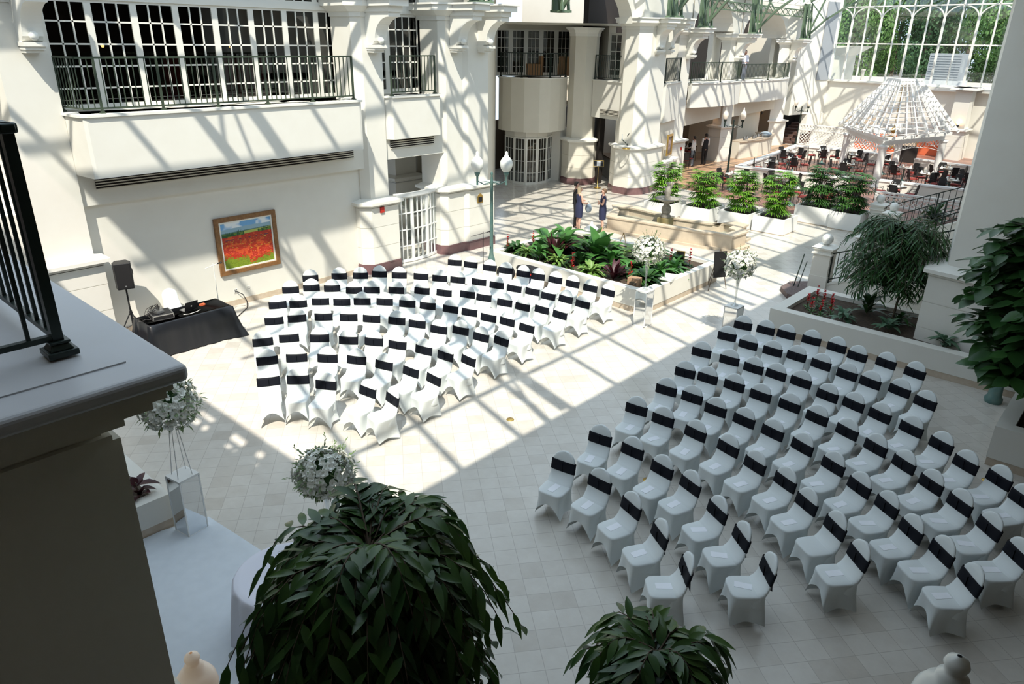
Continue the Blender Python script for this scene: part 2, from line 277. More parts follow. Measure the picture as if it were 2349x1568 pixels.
# ------------------------------------------------------------------ pillars
def offset(poly, d):
    c = Vector((sum(p[0] for p in poly)/len(poly), sum(p[1] for p in poly)/len(poly), 0)); r = []; n = len(poly)
    for i in range(n):
        p0, p1, p2 = (Vector((*poly[(i+k) % n], 0)) for k in (-1, 0, 1))
        e1 = (p1-p0).normalized(); e2 = (p2-p1).normalized(); n1 = Vector((e1.y, -e1.x, 0)); n2 = Vector((e2.y, -e2.x, 0))
        b = (n1+n2); b = b/max(.3, b.dot(n1)) if b.length > 1e-6 else n1
        q = p1+b*d; r.append((q.x, q.y))
    return r
def area(p): return sum(p[i][0]*p[(i+1) % len(p)][1]-p[(i+1) % len(p)][0]*p[i][1] for i in range(len(p)))
def pillar(label, ped, shaft=None, zc=2.2, ztop=7.25, zcap=7.6, brackets=(), base=True, capd=.28, grp=None):
    if area(ped) < 0: ped = ped[::-1]
    shaft = shaft or offset(ped, -.14)
    if area(shaft) < 0: shaft = shaft[::-1]
    cx = sum(p[0] for p in ped)/len(ped); cy = sum(p[1] for p in ped)/len(ped)
    t = thing('pillar', label, 'pillar', (cx, cy, 0), group=grp); L = lambda P: [(x-cx, y-cy) for x, y in P]
    if base: MB().prism(L(offset(ped, .03)), 0, .26).prism(L(offset(ped, .015)), .26, .31).build('plinth', M['burg'], t)
    m = MB(); z = .3 if base else 0; zs = [z, .82, 1.42, zc-.18]
    m.prism(L(offset(ped, -.012)), 0, zc-.1)
    for a, b in zip(zs[:-1], zs[1:]): m.prism(L(ped), a+.008, b-.008)
    m.build('pedestal', M['white'], t)
    m = MB(); m.prism(L(ped), zc-.2, zc-.15).prism(L(offset(ped, .02)), zc-.15, zc-.11, L(offset(ped, .1))).prism(L(offset(ped, .12)), zc-.11, zc-.03).prism(L(offset(ped, .12)), zc-.03, zc+.03, L(offset(shaft, .02)))
    m.build('pedestal_cap', M['trim'], t)
    MB().prism(L(shaft), zc, ztop).build('shaft', M['white'], t)
    m = MB(); m.prism(L(offset(shaft, .03)), ztop-.12, ztop).prism(L(offset(shaft, .05)), ztop, ztop+.14, L(offset(shaft, capd-.06))).prism(L(offset(shaft, capd)), ztop+.14, zcap-.05).prism(L(offset(shaft, capd+.05)), zcap-.05, zcap)
    m.build('capital', M['trim'], t)
    for (bx, by, dx, dy, wd, zb) in brackets:      # quarter-arch bracket from the shaft face (bx,by) outward along (dx,dy)
        prof = [(0, ztop), (1.0, ztop), (1.0, ztop-.12)]
        for k in range(13): a = PI/2*k/12; prof.append((1.0-.62*math.sin(a), ztop-.12-(ztop-.12-zb-.12)*(1-math.cos(a))))
        prof += [(.34, zb+.12), (.3, zb+.05), (.2, zb), (0, zb)]
        px_, py_ = -dy, dx; V = []
        for s_ in (-wd/2, wd/2): V += [(bx-cx+dx*o+px_*s_, by-cy+dy*o+py_*s_, z_) for o, z_ in prof]
        n = len(prof); m = MB().add(V, [tuple(range(n-1, -1, -1)), tuple(range(n, 2*n))]+[(i, (i+1) % n, n+(i+1) % n, n+i) for i in range(n)])
        # console moulding and block over the bracket
        for o1, z0, z1, e in ((.42, zb-.06, zb+.02, .02), (.36, zb-.12, zb-.06, 0), (.28, zb-.18, zb-.12, -.02)):
            a = (bx-cx, by-cy); m.add([(a[0]+dx*o+px_*s_, a[1]+dy*o+py_*s_, z_) for z_ in (z0, z1) for o, s_ in ((-.05, -wd/2-e), (o1, -wd/2-e), (o1, wd/2+e), (-.05, wd/2+e))],
                    [(0, 1, 2, 3), (7, 6, 5, 4), (0, 4, 5, 1), (1, 5, 6, 2), (2, 6, 7, 3), (3, 7, 4, 0)])
        for o1, z0, z1, e in ((1.06, ztop, ztop+.14, .04), (1.22, ztop+.14, zcap-.05, .12), (1.3, zcap-.05, zcap, .18)):
            a = (bx-cx, by-cy); m.add([(a[0]+dx*o+px_*s_, a[1]+dy*o+py_*s_, z_) for z_ in (z0, z1) for o, s_ in ((-.3, -wd/2-e), (o1, -wd/2-e), (o1, wd/2+e), (-.3, wd/2+e))],
                    [(0, 1, 2, 3), (7, 6, 5, 4), (0, 4, 5, 1), (1, 5, 6, 2), (2, 6, 7, 3), (3, 7, 4, 0)])
        b = m.build('bracket', M['trim'], t)
        MB().ball((bx-cx+dx*.40, by-cy+dy*.40, zb+.13), .085, 14).build('globe_light', M['globe'], b)
    return t
P0 = pillar('white pillar left of the long balcony, with a round globe on its bracket', [(-18.3, 4.3), (-17.1, 4.3), (-17.1, 5.4), (-18.3, 5.4)], [(-18.4, 4.35), (-17.3, 4.35), (-17.3, 5.3), (-18.4, 5.3)], zc=2.05, brackets=[(-17.3, 4.95, 1, 0, .36, 6.42)])
pillar('white pillar between the long balcony and the white glazed gate', [(-18.3, 12.55), (-17.35, 12.55), (-17.1, 12.8), (-17.1, 13.8), (-18.3, 13.8)], [(-18.4, 12.75), (-17.5, 12.75), (-17.3, 12.95), (-17.3, 13.62), (-18.4, 13.62)], brackets=[(-17.3, 13.3, 1, 0, .4, 6.42)])
pillar('wide white stepped pillar right of the white glazed gate', [(-18.3, 15.72), (-17.35, 15.72), (-17.15, 15.9), (-17.15, 16.6), (-17.05, 16.75), (-17.05, 17.95), (-18.3, 17.95)], [(-18.4, 15.9), (-17.5, 15.9), (-17.32, 16.05), (-17.32, 16.75), (-17.22, 16.9), (-17.22, 17.8), (-18.4, 17.8)], brackets=[(-17.3, 16.4, 1, 0, .36, 6.42), (-17.22, 17.5, 1, 0, .36, 6.42)])
oc = lambda cx, cy, r, a0=22.5, sx=1: [(cx+r*math.cos(math.radians(a0+45*k)), cy+r*math.sin(math.radians(a0+45*k))) for k in range(8)]
_w=M['white']; M['white']=M['cream']  # cream replaces white here to paint in the shade of the recess
pillar('eight-sided white pillar beside the curved bay of glass doors', oc(-22.4, 29.75, .88, 0), oc(-22.4, 29.75, .70, 0), ztop=6.95, zcap=7.2, capd=.15)
M['white']=_w
pillar('broad white corner pillar with a brass lantern on it', [(-19.6, 28.8), (-18.75, 28.75), (-18.35, 29.4), (-18.4, 30.9), (-20.2, 31.2), (-20.2, 29.3)], brackets=[(-18.6, 30.0, .9, -.43, .4, 6.3), (-18.65, 30.8, 1, 0, .3, 6.3)])
pillar('white pillar right of the fireplace with a red alarm box', [(-19.45, 33.5), (-19.47, 35.03), (-20.7, 35.2), (-20.7, 33.5)], zc=2.0, ztop=6.95, zcap=7.3, base=False, brackets=[(-19.6, 34.6, .97, -.2, .4, 6.05)])
pillar('white pillar by the buffet counter', [(-20.7, 41.3), (-20.4, 42.3), (-21.3, 42.9), (-21.6, 41.5)], zc=2.1, ztop=6.8, zcap=7.15, base=False, brackets=[(-20.6, 42.0, .97, -.2, .35, 5.9)])
pillar('farthest white pillar of the arcade, beside the dark staircase', [(-21.9, 50.8), (-21.3, 52.2), (-22.4, 52.8)], [(-22.0, 50.95), (-21.5, 52.1), (-22.4, 52.6)], zc=1.75, ztop=6.6, zcap=6.95, base=False, brackets=[(-21.5, 51.9, .9, -.43, .35, 5.7)])
pillar('large smooth white pillar standing in the shade at the right', [(-3.6, 18.55), (-3.4, 17.4), (-1.4, 17.1), (-.7, 17.7), (-.7, 18.9), (-3.2, 18.95)], [(-3.3, 18.35), (-3.14, 17.72), (-1.5, 17.4), (-1.0, 17.9), (-1.0, 18.7), (-3.0, 18.7)], zc=2.2, ztop=8.0, zcap=8.3, base=False)

# ------------------------------------------------------------------ balconies
def poly_out(pts, d):       # offset open polyline to its right side
    r = []
    for i, p in enumerate(pts):
        a = Vector((*pts[max(0, i-1)], 0)); b = Vector((*pts[min(len(pts)-1, i+1)], 0)); t = (b-a).normalized(); r.append((p[0]+t.y*d, p[1]-t.x*d))
    return r
def balcony(label, pts, z0, z1, deckd=1.4, grp=None, vent=None):
    cx, cy = pts[0]; t = thing('balcony', label, 'balcony', (cx, cy, 0), group=grp); L = lambda P: [(x-cx, y-cy) for x, y in P]
    inner = poly_out(pts, -.22); deep = poly_out(pts, -deckd)
    MB().prism(L(pts)+L(inner)[::-1], z0, z1-.05).build('parapet', M['white'], t)
    MB().prism(L(poly_out(pts, .05))+L(poly_out(pts, -.3))[::-1], z1-.05, z1).build('ledge', M['trim'], t)
    MB().prism(L(inner)+L(deep)[::-1], z1-.16, z1-.03).build('deck', M['cream'], t)
    return t
def railing(label, pts, z, h=1.07, posts=None, sp=.125, m='rail', grp=None, slope=0):
    cx, cy = pts[0]; t = thing('railing', label, 'railing', (cx, cy, z), group=grp)
    seg = [Vector((x-cx, y-cy, 0)) for x, y in pts]; Ls = [(seg[i+1]-seg[i]).length for i in range(len(seg)-1)]; T = sum(Ls)
    def at(s_):
        a = 0
        for i, l in enumerate(Ls):
            if s_ <= a+l or i == len(Ls)-1: p = seg[i]+(seg[i+1]-seg[i])*((s_-a)/l); return Vector((p.x, p.y, slope*s_))
            a += l
    ks = [0]
    for l in Ls: ks.append(ks[-1]+l)
    tr = MB(); br = MB()
    for i in range(len(Ls)):
        a, b = at(ks[i]), at(ks[i+1]-1e-4); tr.bar(a+Vector((0, 0, h)), b+Vector((0, 0, h)), .055, .035); br.bar(a+Vector((0, 0, .1)), b+Vector((0, 0, .1)), .035, .03)
    tr.build('top_rail', M[m], t); br.build('bottom_rail', M[m], t)
    bal = None; n = max(1, round(T/sp)); pn = posts if posts is not None else max(1, round(T/1.75))
    ps = [T*i/pn for i in range(pn+1)]
    for i in range(1, n):
        s_ = T*i/n
        if min(abs(s_-q) for q in ps) < .04: continue
        if bal is None: bal = MB().box(-.009, .009, -.009, .009, .1, h-.01).build('baluster', M[m], t); q = bal
        else: q = bal.copy(); col.objects.link(q)
        q.location = at(s_)
    post = None
    for s_ in ps:
        if post is None: post = MB().box(-.022, .022, -.022, .022, 0, h).box(-.05, .05, -.05, .05, 0, .03).box(-.035, .035, -.035, .035, .03, .05).build('post', M[m], t); q = post
        else: q = post.copy(); col.objects.link(q)
        q.location = at(s_)
    return t
def rlist(a, b, c): return [a, b, c]
bA = balcony('long white balcony over the poppy painting', [(-17.35, 5.3), (-16.52, 5.38), (-16.5, 5.45), (-16.5, 12.15), (-16.52, 12.22), (-17.25, 12.45)], 3.82, 5.09, 2.0)
bB = balcony('short white balcony over the white glazed gate', [(-17.35, 13.66), (-17.12, 13.78), (-17.12, 15.6), (-17.3, 15.74)], 3.88, 5.08)
for par, y0, y1, z0, z1 in ((bA, 5.66, 12.5, 3.46, 3.70), (bB, 13.84, 15.55, 3.6, 3.84)):
    m = MB(); px0, py0 = par.location[:2]; m.box(-17.41-px0, -17.385-px0, y0-py0, y1-py0, z0, z1); v = m.build('vent_grille', M['dark'], par)
    m = MB()
    for k in range(5): m.box(-17.39-px0, -17.365-px0, y0-py0, y1-py0, z0+(z1-z0)*k/4-.012, z0+(z1-z0)*k/4+.012)
    m.build('slat', M['cream'], v)
railing('olive green iron railing of the long balcony', [(-17.6, 5.4), (-16.7, 5.5), (-16.66, 12.1)], 5.09, posts=6, m='railg')
railing('olive green iron railing of the short balcony over the gate', [(-17.22, 13.84), (-17.22, 15.5)], 5.08, posts=1, m='railg')
_w=M['white']; M['white']=M['cream']  # same swap for the bay balcony: its shade is in the colour
bay = [(-25.3, 26.9), (-24.9, 26.75), (-24.3, 26.7), (-23.6, 26.85), (-23.0, 27.25), (-22.8, 27.8), (-22.8, 28.5), (-23.0, 29.3)]
balcony('curved balcony toned for shade in the recess above the round glass doors', bay, 2.55, 5.0, 2.6)
railing('dark iron railing on the curved recess balcony', poly_out(bay, -.1), 5.0, posts=3)
M['white']=_w
b34 = [(-21.7, 29.62), (-19.55, 29.05)]
balcony('plain white balcony above the dark doorway', b34, 3.25, 4.95, 2.5); railing('dark iron railing above the dark doorway', poly_out(b34, -.1), 4.95, posts=1)
vg = MB().box(0, 1.3, -.03, .0, 0, .22).build('vent_grille', M['dark']); vg.location = (-21.0, 29.4, 3.45); vg.rotation_euler = (0, 0, math.atan2(-.57, 2.15)); vs = MB()
for k in range(5): vs.box(0, 1.3, -.045, -.03, k*.055-.01, k*.055+.01)
vs.build('slat', M['cream'], vg); tag(vg, 'small louvred vent in the balcony front above the dark doorway', 'vent')
b45 = [(-18.6, 31.15), (-19.2, 33.5)]
balcony('short white balcony above the fireplace', b45, 3.1, 4.87, 1.5); railing('dark iron railing above the fireplace', poly_out(b45, -.1), 4.87, posts=1)
b56 = [(-19.6, 35.3), (-19.15, 37), (-19.05, 38.7), (-19.4, 40.4), (-20.25, 42.1)]
balcony('bowed white balcony over the restaurant entrance', b56, 3.5, 4.72, 2.2); railing('dark iron railing of the bowed balcony over the restaurant entrance', poly_out(b56, -.1), 4.72, h=.98, posts=3, m='railg')
b67 = [(-20.55, 42.9), (-20.15, 45), (-20.15, 47.2), (-20.5, 49.4), (-21.3, 51.6)]
balcony('bowed white balcony over the buffet counter', b67, 3.35, 4.58, 2.2); railing('dark iron railing of the bowed balcony over the buffet counter', poly_out(b67, -.1), 4.58, h=.92, posts=3, m='railg')
# walls and rooms behind the far arcade
a = MB()
a.prism([(-21.6, 29.9), (-20.2, 29.6), (-20.2, 29.9), (-21.6, 30.2)], 3.25, 4.8)
a.prism([(-18.75, 31.1), (-19.4, 33.6), (-19.9, 33.5), (-19.2, 31.0)], 0, 3.3)
a.prism([(-19.9, 35.2), (-20.9, 41.4), (-21.3, 41.3), (-20.3, 35.2)], 2.55, 3.6)
a.prism([(-20.9, 42.6), (-21.8, 51), (-22.2, 51), (-21.3, 42.6)], 2.5, 3.4)
a.prism([(-20.2, 31.2), (-20.4, 31.2), (-27, 38), (-27, 37.5)], 0, 3.4)
a.prism([(-22.8, 44.5), (-24.4, 44.2), (-24.4, 44.6), (-22.8, 44.9)], 0, 3.4)
a.prism([(-28.8, 32), (-28.4, 32), (-28.4, 54), (-28.8, 54)], 0, 9.0)
a.prism([(-22.6, 52.7), (-28.4, 52.9), (-28.4, 53.2), (-22.6, 53)], 0, 8)
a.prism([(-22.4, 46.0), (-21.9, 46.0), (-22.3, 50), (-22.8, 50)], 0, 3.4)
struct('wall_restaurant', a, M['cream'])
a = MB(); a.prism([(-21.6, 36), (-28.3, 36), (-28.3, 52.5), (-23.2, 52.5), (-22.6, 44)], 3.4, 3.5).prism([(-21.6, 36), (-28.3, 36), (-28.3, 52.5), (-23.2, 52.5), (-22.6, 44)], 4.3, 4.4)
struct('ceiling_restaurant', a, M['cream'])
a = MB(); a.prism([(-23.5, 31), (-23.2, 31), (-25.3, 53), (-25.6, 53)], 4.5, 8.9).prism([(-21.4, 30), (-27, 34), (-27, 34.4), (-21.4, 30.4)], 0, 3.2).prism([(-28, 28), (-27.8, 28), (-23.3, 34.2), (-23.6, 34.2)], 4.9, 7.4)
struct('wall_arcade_upper', a, M['dark'])  # near-black colour stands in for the shade behind the balcony openings
a = MB(); a.prism([(-22.2, 33.7), (-22.0, 33.7), (-22.1, 34.9), (-22.3, 34.9)], 4.5, 8.9).prism([(-22.1, 41.2), (-21.8, 41.2), (-22.0, 42.6), (-22.3, 42.6)], 4.5, 8.9).prism([(-22.8, 51.3), (-22.5, 51.3), (-22.7, 52.6), (-23.0, 52.6)], 4.5, 8.9)
struct('wall_arcade_piers', a, M['white'])
# arched upper wall over the arcade
def archwall(name, A, B, z0, rise, z1, th=.5, e=.35, m='white', n=22):
    A = Vector((*A, 0)); B = Vector((*B, 0)); d = (B-A); L_ = d.length; d.normalize(); nn = Vector((d.y, -d.x, 0))*-th; m_ = MB(); pr = [(0, z0)]
    for k in range(n+1):
        a_ = PI*k/n; pr.append((L_/2-(L_/2-e)*math.cos(a_), z0+rise*math.sin(a_)))
    pr += [(L_, z0)]
    for i in range(len(pr)-1):
        (s0, za), (s1, zb) = pr[i], pr[i+1]
        if s1-s0 < 1e-4: continue
        P = [A+d*s_+Vector((0, 0, z)) for s_, z in ((s0, za), (s1, zb), (s1, z1), (s0, z1))]; Q = [p+nn for p in P]
        m_.add(P+Q, [(0, 1, 2, 3), (7, 6, 5, 4), (0, 4, 5, 1), (3, 2, 6, 7)])
    return struct(name, m_, M[m])
archwall('trim_1', (-17.4, 17.9), (-19.1, 28.9), 7.35, 1.9, 9.8, .6, .3)
archwall('trim_2', (-18.7, 31.0), (-19.8, 34.0), 7.3, 1.2, 9.6, 1.2, .2)
archwall('trim_3', (-19.8, 35.1), (-20.7, 41.5), 7.25, 1.6, 9.5, 1.4, .3)
archwall('trim_4', (-20.8, 42.6), (-21.7, 51.2), 7.0, 1.6, 9.2, 1.6, .3)
struct('wall_arcade_top', MB().prism([(-18.6, 28.8), (-18.8, 31.1), (-19.4, 31.1), (-19.3, 28.8)], 7.6, 9.7).prism([(-19.8, 33.9), (-19.85, 35.2), (-20.5, 35.2), (-20.4, 33.9)], 7.3, 9.6).prism([(-20.7, 41.4), (-20.85, 42.7), (-21.4, 42.7), (-21.3, 41.4)], 7.1, 9.4).prism([(-21.65, 51), (-21.3, 53), (-22, 53), (-22.2, 51)], 6.95, 9.4), M['white'])
struct('ceiling_recess', MB().prism([(-17.6, 18), (-26, 27), (-26.5, 33), (-19.6, 31)], 9.3, 9.5).prism([(-26, 27), (-26.6, 33.5), (-21.6, 33.5), (-21.7, 30.5)], 7.3, 7.4), M['cream'])
# ------------------------------------------------------------------ glazed doors and windows
def french(name, A, B, z0, z1, leaves, colsn, rows, fr=.06, mu=.022, mf='trim', mg='dglass', kind='structure', label=None, cat=None, depth=.06, grp=None, stile=.05):
    A = Vector((*A, 0)); B = Vector((*B, 0)); d = (B-A); T = d.length; d.normalize(); ang = math.atan2(d.y, d.x)
    t = bpy.data.objects.new(name, None); t.empty_display_size = .1; col.objects.link(t); t.location = (A.x, A.y, z0); t.rotation_euler = (0, 0, ang); H = z1-z0
    if kind: t['kind'] = kind
    if label: tag(t, label, cat, grp)
    MB().box(0, T, -.005, .005, 0, H).build('pane', M[mg], t)
    W_ = T/leaves
    for l in range(leaves):
        m = MB(); x0, x1 = l*W_, (l+1)*W_
        for a, b in ((x0, x0+fr), (x1-fr, x1)): m.box(a, b, -depth/2, depth/2, 0, H)
        m.box(x0+fr, x1-fr, -depth/2, depth/2, 0, fr*1.6); m.box(x0+fr, x1-fr, -depth/2, depth/2, H-fr, H)
        for c in range(1, colsn): x = x0+fr+(W_-2*fr)*c/colsn; m.box(x-mu/2, x+mu/2, -depth*.35, depth*.35, fr, H-fr)
        for r in range(1, rows): z = H*r/rows; m.box(x0+fr, x1-fr, -depth*.35, depth*.35, z-mu/2, z+mu/2)
        m.build('window_frame', M[mf], t)
    return t
french('window_1', (-18.5, 5.6), (-18.5, 13.3), 5.02, 7.3, 8, 3, 5, fr=.075, mu=.035)
french('window_2', (-18.5, 5.6), (-18.5, 13.3), 7.36, 8.25, 8, 3, 2, fr=.075, mu=.035)
french('window_3', (-18.5, 13.5), (-18.5, 16.0), 5.02, 7.3, 2, 4, 5, fr=.1, mu=.035)
french('window_4', (-18.5, 13.5), (-18.5, 16.0), 7.36, 8.25, 2, 4, 2, fr=.1, mu=.035)
struct('trim_5', MB().box(-18.62, -18.42, 4.8, 18, 7.28, 7.38).box(-18.6, -18.45, 13.25, 13.6, 5, 8.25).box(-18.62, -18.3, 15.9, 18, 5, 9.5).box(-18.62, -18.3, 4.4, 5.6, 5, 9.5), M['trim'])
vb = [(-25.2, 27.3), (-24.4, 27.1), (-23.75, 27.22), (-23.42, 27.7), (-23.42, 28.4), (-23.75, 29.2)]
for i, k in enumerate((0, 1, 2, 3, 4)): french('door_%d' % (i+1), vb[k], vb[k+1], 0, 2.25, 1, 3, 4, fr=.07, mu=.02)
m = MB(); m.prism(vb+poly_out(vb, -.25)[::-1], 2.25, 2.6); struct('trim_6', m, M['white'])
struct('trim_7', MB().prism([(-23.75, 29.2), (-23.3, 29.3), (-23.3, 30), (-24, 30)], 0, 2.6), M['white'])
struct('wall_round_room', MB().prism([(-28, 30.2), (-24, 30.2), (-24, 30.5), (-28, 30.5)], 0, 2.6).prism([(-28.2, 27), (-28, 27), (-28, 30.5), (-28.2, 30.5)], 0, 2.6), M['brown'])
french('window_5', (-26.6, 28.0), (-23.4, 32.4), 4.95, 7.15, 7, 3, 5, fr=.11, mu=.022)
french('window_6', (-22.0, 31.2), (-20.0, 31.6), 4.95, 7.0, 2, 3, 5, fr=.1, mu=.04)
struct('trim_8', MB().prism([(-26.7, 28.0), (-23.4, 32.5), (-23.3, 32.3), (-26.6, 27.8)], 7.1, 7.4).prism([(-23.5, 32.4), (-23.3, 32.4), (-21.8, 31.4), (-22, 31.1)], 4.9, 7.4), M['cream'])
# white glazed gate between the two front pillars
gp_ = [(-17.5, 13.98), (-17.38, 14.55), (-17.42, 15.2), (-17.6, 15.82)]
gt = thing('glazed_gate', 'bowed white glazed gate standing between two front pillars', 'gate', (gp_[0][0], gp_[0][1], 0))
for i in range(3):
    f_ = french('leaf', gp_[i], gp_[i+1], .02, 2.1, 1, 3, 4, fr=.05, mu=.03, kind=None, mf='gloss', mg='glass'); f_.location -= gt.location; f_.parent = gt
m = MB(); q = [(x-gp_[0][0], y-gp_[0][1]) for x, y in gp_]; m.prism(poly_out(q, .09)+poly_out(q, -.09)[::-1], 2.1, 2.2).build('cornice', M['gloss'], gt)
# pieces of the room seen over the gate
pillar('cream pillar deep in the room behind the gate', [(-20.6, 15.9), (-19.8, 15.9), (-19.8, 17.1), (-20.6, 17.1)], zc=2.2, ztop=4.4, zcap=4.6, base=False)
# ------------------------------------------------------------------ back glass wall and outer walls
A = Vector((-20.6, 57.1, 0)); B = Vector((-6.5, 54.5, 0)); d = (B-A).normalized(); TL = (B-A).length; nb = Vector((-d.y, d.x, 0))
bw = MB(); bw.prism([tuple((A-d*.3)[:2]), tuple(B[:2]), tuple((B+nb*.3)[:2]), tuple((A+nb*.3)[:2])], 0, 4.25); struct('wall_back', bw, M['white'])
m = MB(); m.prism([(-21.35, 52.6), (-20.55, 57.3), (-21.0, 57.5), (-22, 53)], 2.0, 4.25).prism([(-21.35, 52.6), (-20.55, 57.3), (-21.0, 57.5), (-22, 53)], 4.25, 11).prism([(-20.9, 54.9), (-20.5, 57.2), (-21.0, 57.5), (-21.3, 54.9)], 0, 2.0); struct('wall_back_left', m, M['white'])
struct('trim_9', MB().prism([tuple((A-nb*.18)[:2]), tuple((B-nb*.18)[:2]), tuple((B+nb*.4)[:2]), tuple((A+nb*.4)[:2])], 4.22, 4.32).prism([tuple((A+d*7-nb*.35)[:2]), tuple((B-nb*.35)[:2]), tuple((B)[:2]), tuple((A+d*7)[:2])], 4.0, 4.2), M['trim'])
tag(MB().prism([(-20.87, 55.3), (-20.63, 56.8), (-20.58, 56.79), (-20.82, 55.29)], 4.3, 9.4).build('window_8', M['grey']), kind='structure')
gw = bpy.data.objects.new('window_7', None); col.objects.link(gw); gw.location = (A.x, A.y, 4.3); gw.rotation_euler = (0, 0, math.atan2(d.y, d.x)); gw['kind'] = 'structure'
MB().box(0, TL, -.01, .01, 0, 6.5).build('pane', M['glass'], gw)
m = MB(); n = 14; st = TL/n
for k in range(n+1):
    r = .06 if k % 2 else .035; m.box(k*st-r, k*st+r, -.06, .06, 0, 6.5 if k % 2 == 0 else 4.0)
    if k % 2:
        m.box(k*st-.03, k*st+.03, -.05, .05, 4, 6.5)
        for sg in (-1, 1):
            p = [(k*st+sg*(st-.02)*(1-math.cos(PI/2*j/8)), 0, 3.9+.85*math.sin(PI/2*j/8)) for j in range(9)]
            for j in range(8): m.bar(p[j], p[j+1], .08, .06)
m.box(0, TL, -.05, .05, 2.42, 2.5); m.box(0, TL, -.06, .06, 4.75, 4.83); m.box(0, TL, -.05, .05, 0, .06)
m.build('window_frame', M['trim'], gw)
# ------------------------------------------------------------------ roof
def xl(y): return -18.7-.055*max(0, y-6)
XR = -2.9
def roofz(y, t): return 9.0+.3*t+3.9*math.sin(PI*t)**1.0
def rp(y, t, dz=0): x0 = xl(y); return Vector((x0+(XR-x0)*t, y, roofz(y, t)+dz))
rfx = thing('glass_roof', 'arched glazed roof of rafters and panes over the whole hall', 'roof', (0, 0, 0))
TS = [i/12 for i in range(13)]
m = MB()
for k in range(38):
    y = .5+1.5*k
    for i in range(12): m.bar(rp(y, TS[i]), rp(y, TS[i+1]), .09, .12)
m.build('rafter', M['trim'], rfx)['kind'] = 'stuff'
m = MB()
for i in range(13):
    for y in range(0, 57, 3): m.bar(rp(y, TS[i], .02), rp(y+3, TS[i], .02), .10 if i % 3 else .2, .1)
m.build('purlin', M['trim'], rfx)['kind'] = 'stuff'
m = MB(); V = [rp(y, t, .09) for y in (0, 57.3) for t in TS]; m.add(V, [(i, i+1, i+14, i+13) for i in range(12)], True); m.build('pane', M['roofglass'], rfx)
m = MB()
for k in range(45):        # lattice gutter along the arcade
    y = 18+k*.9; a = rp(y, .005, -.75); b = rp(y+.9, .005, -.75)
    m.bar(a, b, .06, .06); m.bar(a+Vector((0, 0, .4)), b+Vector((0, 0, .4)), .06, .06); m.bar(a, b+Vector((0, 0, .4)), .03, .03); m.bar(a+Vector((0, 0, .4)), b, .03, .03)
m.build('lattice_beam', M['truss'], rfx)
TR = [(4.9, -17.0), (13.3, -17.0), (17.2, -16.95), (23.5, -18.9), (29.8, -17.7), (34.4, -18.7), (42.0, -19.7), (51.8, -20.7)]
for y, x0 in TR:
    t = thing('roof_truss', 'green arched steel truss springing from a pillar capital', 'truss', (x0, y, 7.6), group='green arched trusses under the glass roof')
    z0 = -.0 if y < 31 else (-.3 if y < 36 else (-.45 if y < 45 else -.65))
    m = MB()
    for sx in (-.22, .22):
        m.bar((sx, -.2, z0), (sx*.6-.1, -.2, 1.5), .09, .09); m.bar((sx, .2, z0), (sx*.6-.1, .2, 1.5), .09, .09)
    m.box(-.3, .3, -.28, .28, z0, z0+.08); m.box(-.27, -.22, -.2, .2, z0, 1.5)
    m.build('leg', M['truss'], t)
    Wd = XR-.2-x0; lo = []; hi = []
    for k in range(17):
        u = k/16; lo.append(Vector((Wd*u, 0, z0+.1+(1.4-z0)*0+3.6*math.sin(PI*min(1, u*1.0))**.75))); hi.append(rp(y, min(1, max(0, (x0+Wd*u-xl(y))/(XR-xl(y)))), -.12)-Vector((x0, y, 7.6)))
    m = MB()
    for k in range(16):
        m.bar(lo[k], lo[k+1], .13, .10)
    m.build('arch_rib', M['truss'], t)
    m = MB()
    for k in range(16): m.bar(hi[k], hi[k+1], .16, .14)
    m.build('top_chord', M['truss'], t)
    m = MB()
    for k in range(1, 16): m.bar(lo[k], hi[k-1 if k % 2 else k], .06, .06)
    m.bar((0, 0, z0+.05), (-.9+.35, 0, 2.0), .08, .08); m.bar((.05, 0, z0+.05), (1.5, 0, 3.3), .09, .09)
    m.build('brace', M['truss'], t)

# ------------------------------------------------------------------ near ledge, pier and its railing
def bev(o, wd=.02, sg=3):
    b = o.modifiers.new('bevel', 'BEVEL'); b.width = wd; b.segments = sg; b.limit_method = 'ANGLE'; return o
t = thing('stone_ledge', 'grey painted stone ledge with stepped moulding in the near left corner', 'ledge', (-3.62, 1.45, 4.9))
bev(MB().box(-9, 0, -2.6, 0, 0, .1).build('top_slab', M['ledge'], t), .035, 4)
m = MB(); rr = [(-.07, 0, -.05), (-.1, -.05, -.1), (-.16, -.1, -.17), (-.28, -.17, -.27), (-.38, -.27, -.33), (-.34, -.33, -.39), (-.42, -.39, -.47)]
for i, z1, z0 in rr: m.box(-9, i, -2.6, i, z0, z1)
m.build('moulding', M['cream'], t)
MB().box(-9, -.25, -2.6, -.22, .098, .108).build('inner_step', M['ledge'], t)
MB().box(-9, -.72, -2.6, -.72, .106, .13).build('balcony_carpet', M['stepc'], t)
t = thing('corner_pier', 'shaded cream pier below the near grey ledge', 'pillar', (-4.13, 1.2, 0))
MB().box(-1.35, 0, -1.6, 0, 0, 4.45).build('shaft', M['cream'], t); MB().box(-1.5, .12, -1.75, .12, 0, 2.2).build('pedestal', M['cream'], t)
t = thing('railing', 'dark green iron railing with fluted corner post on the near ledge', 'railing', (-4.19, 1.02, 5.02))
m = MB().box(-.026, .026, -.026, .026, 0, 1.16); m.build('corner_post', M['rail'], t)
m = MB().box(-.075, .075, -.075, .075, 0, .035).prism([(-.06, -.06), (.06, -.06), (.06, .06), (-.06, .06)], .035, .07, [(-.04, -.04), (.04, -.04), (.04, .04), (-.04, .04)]).box(-.05, .05, -.05, .05, .07, .085); bev(m.build('post_base', M['rail'], t), .006)
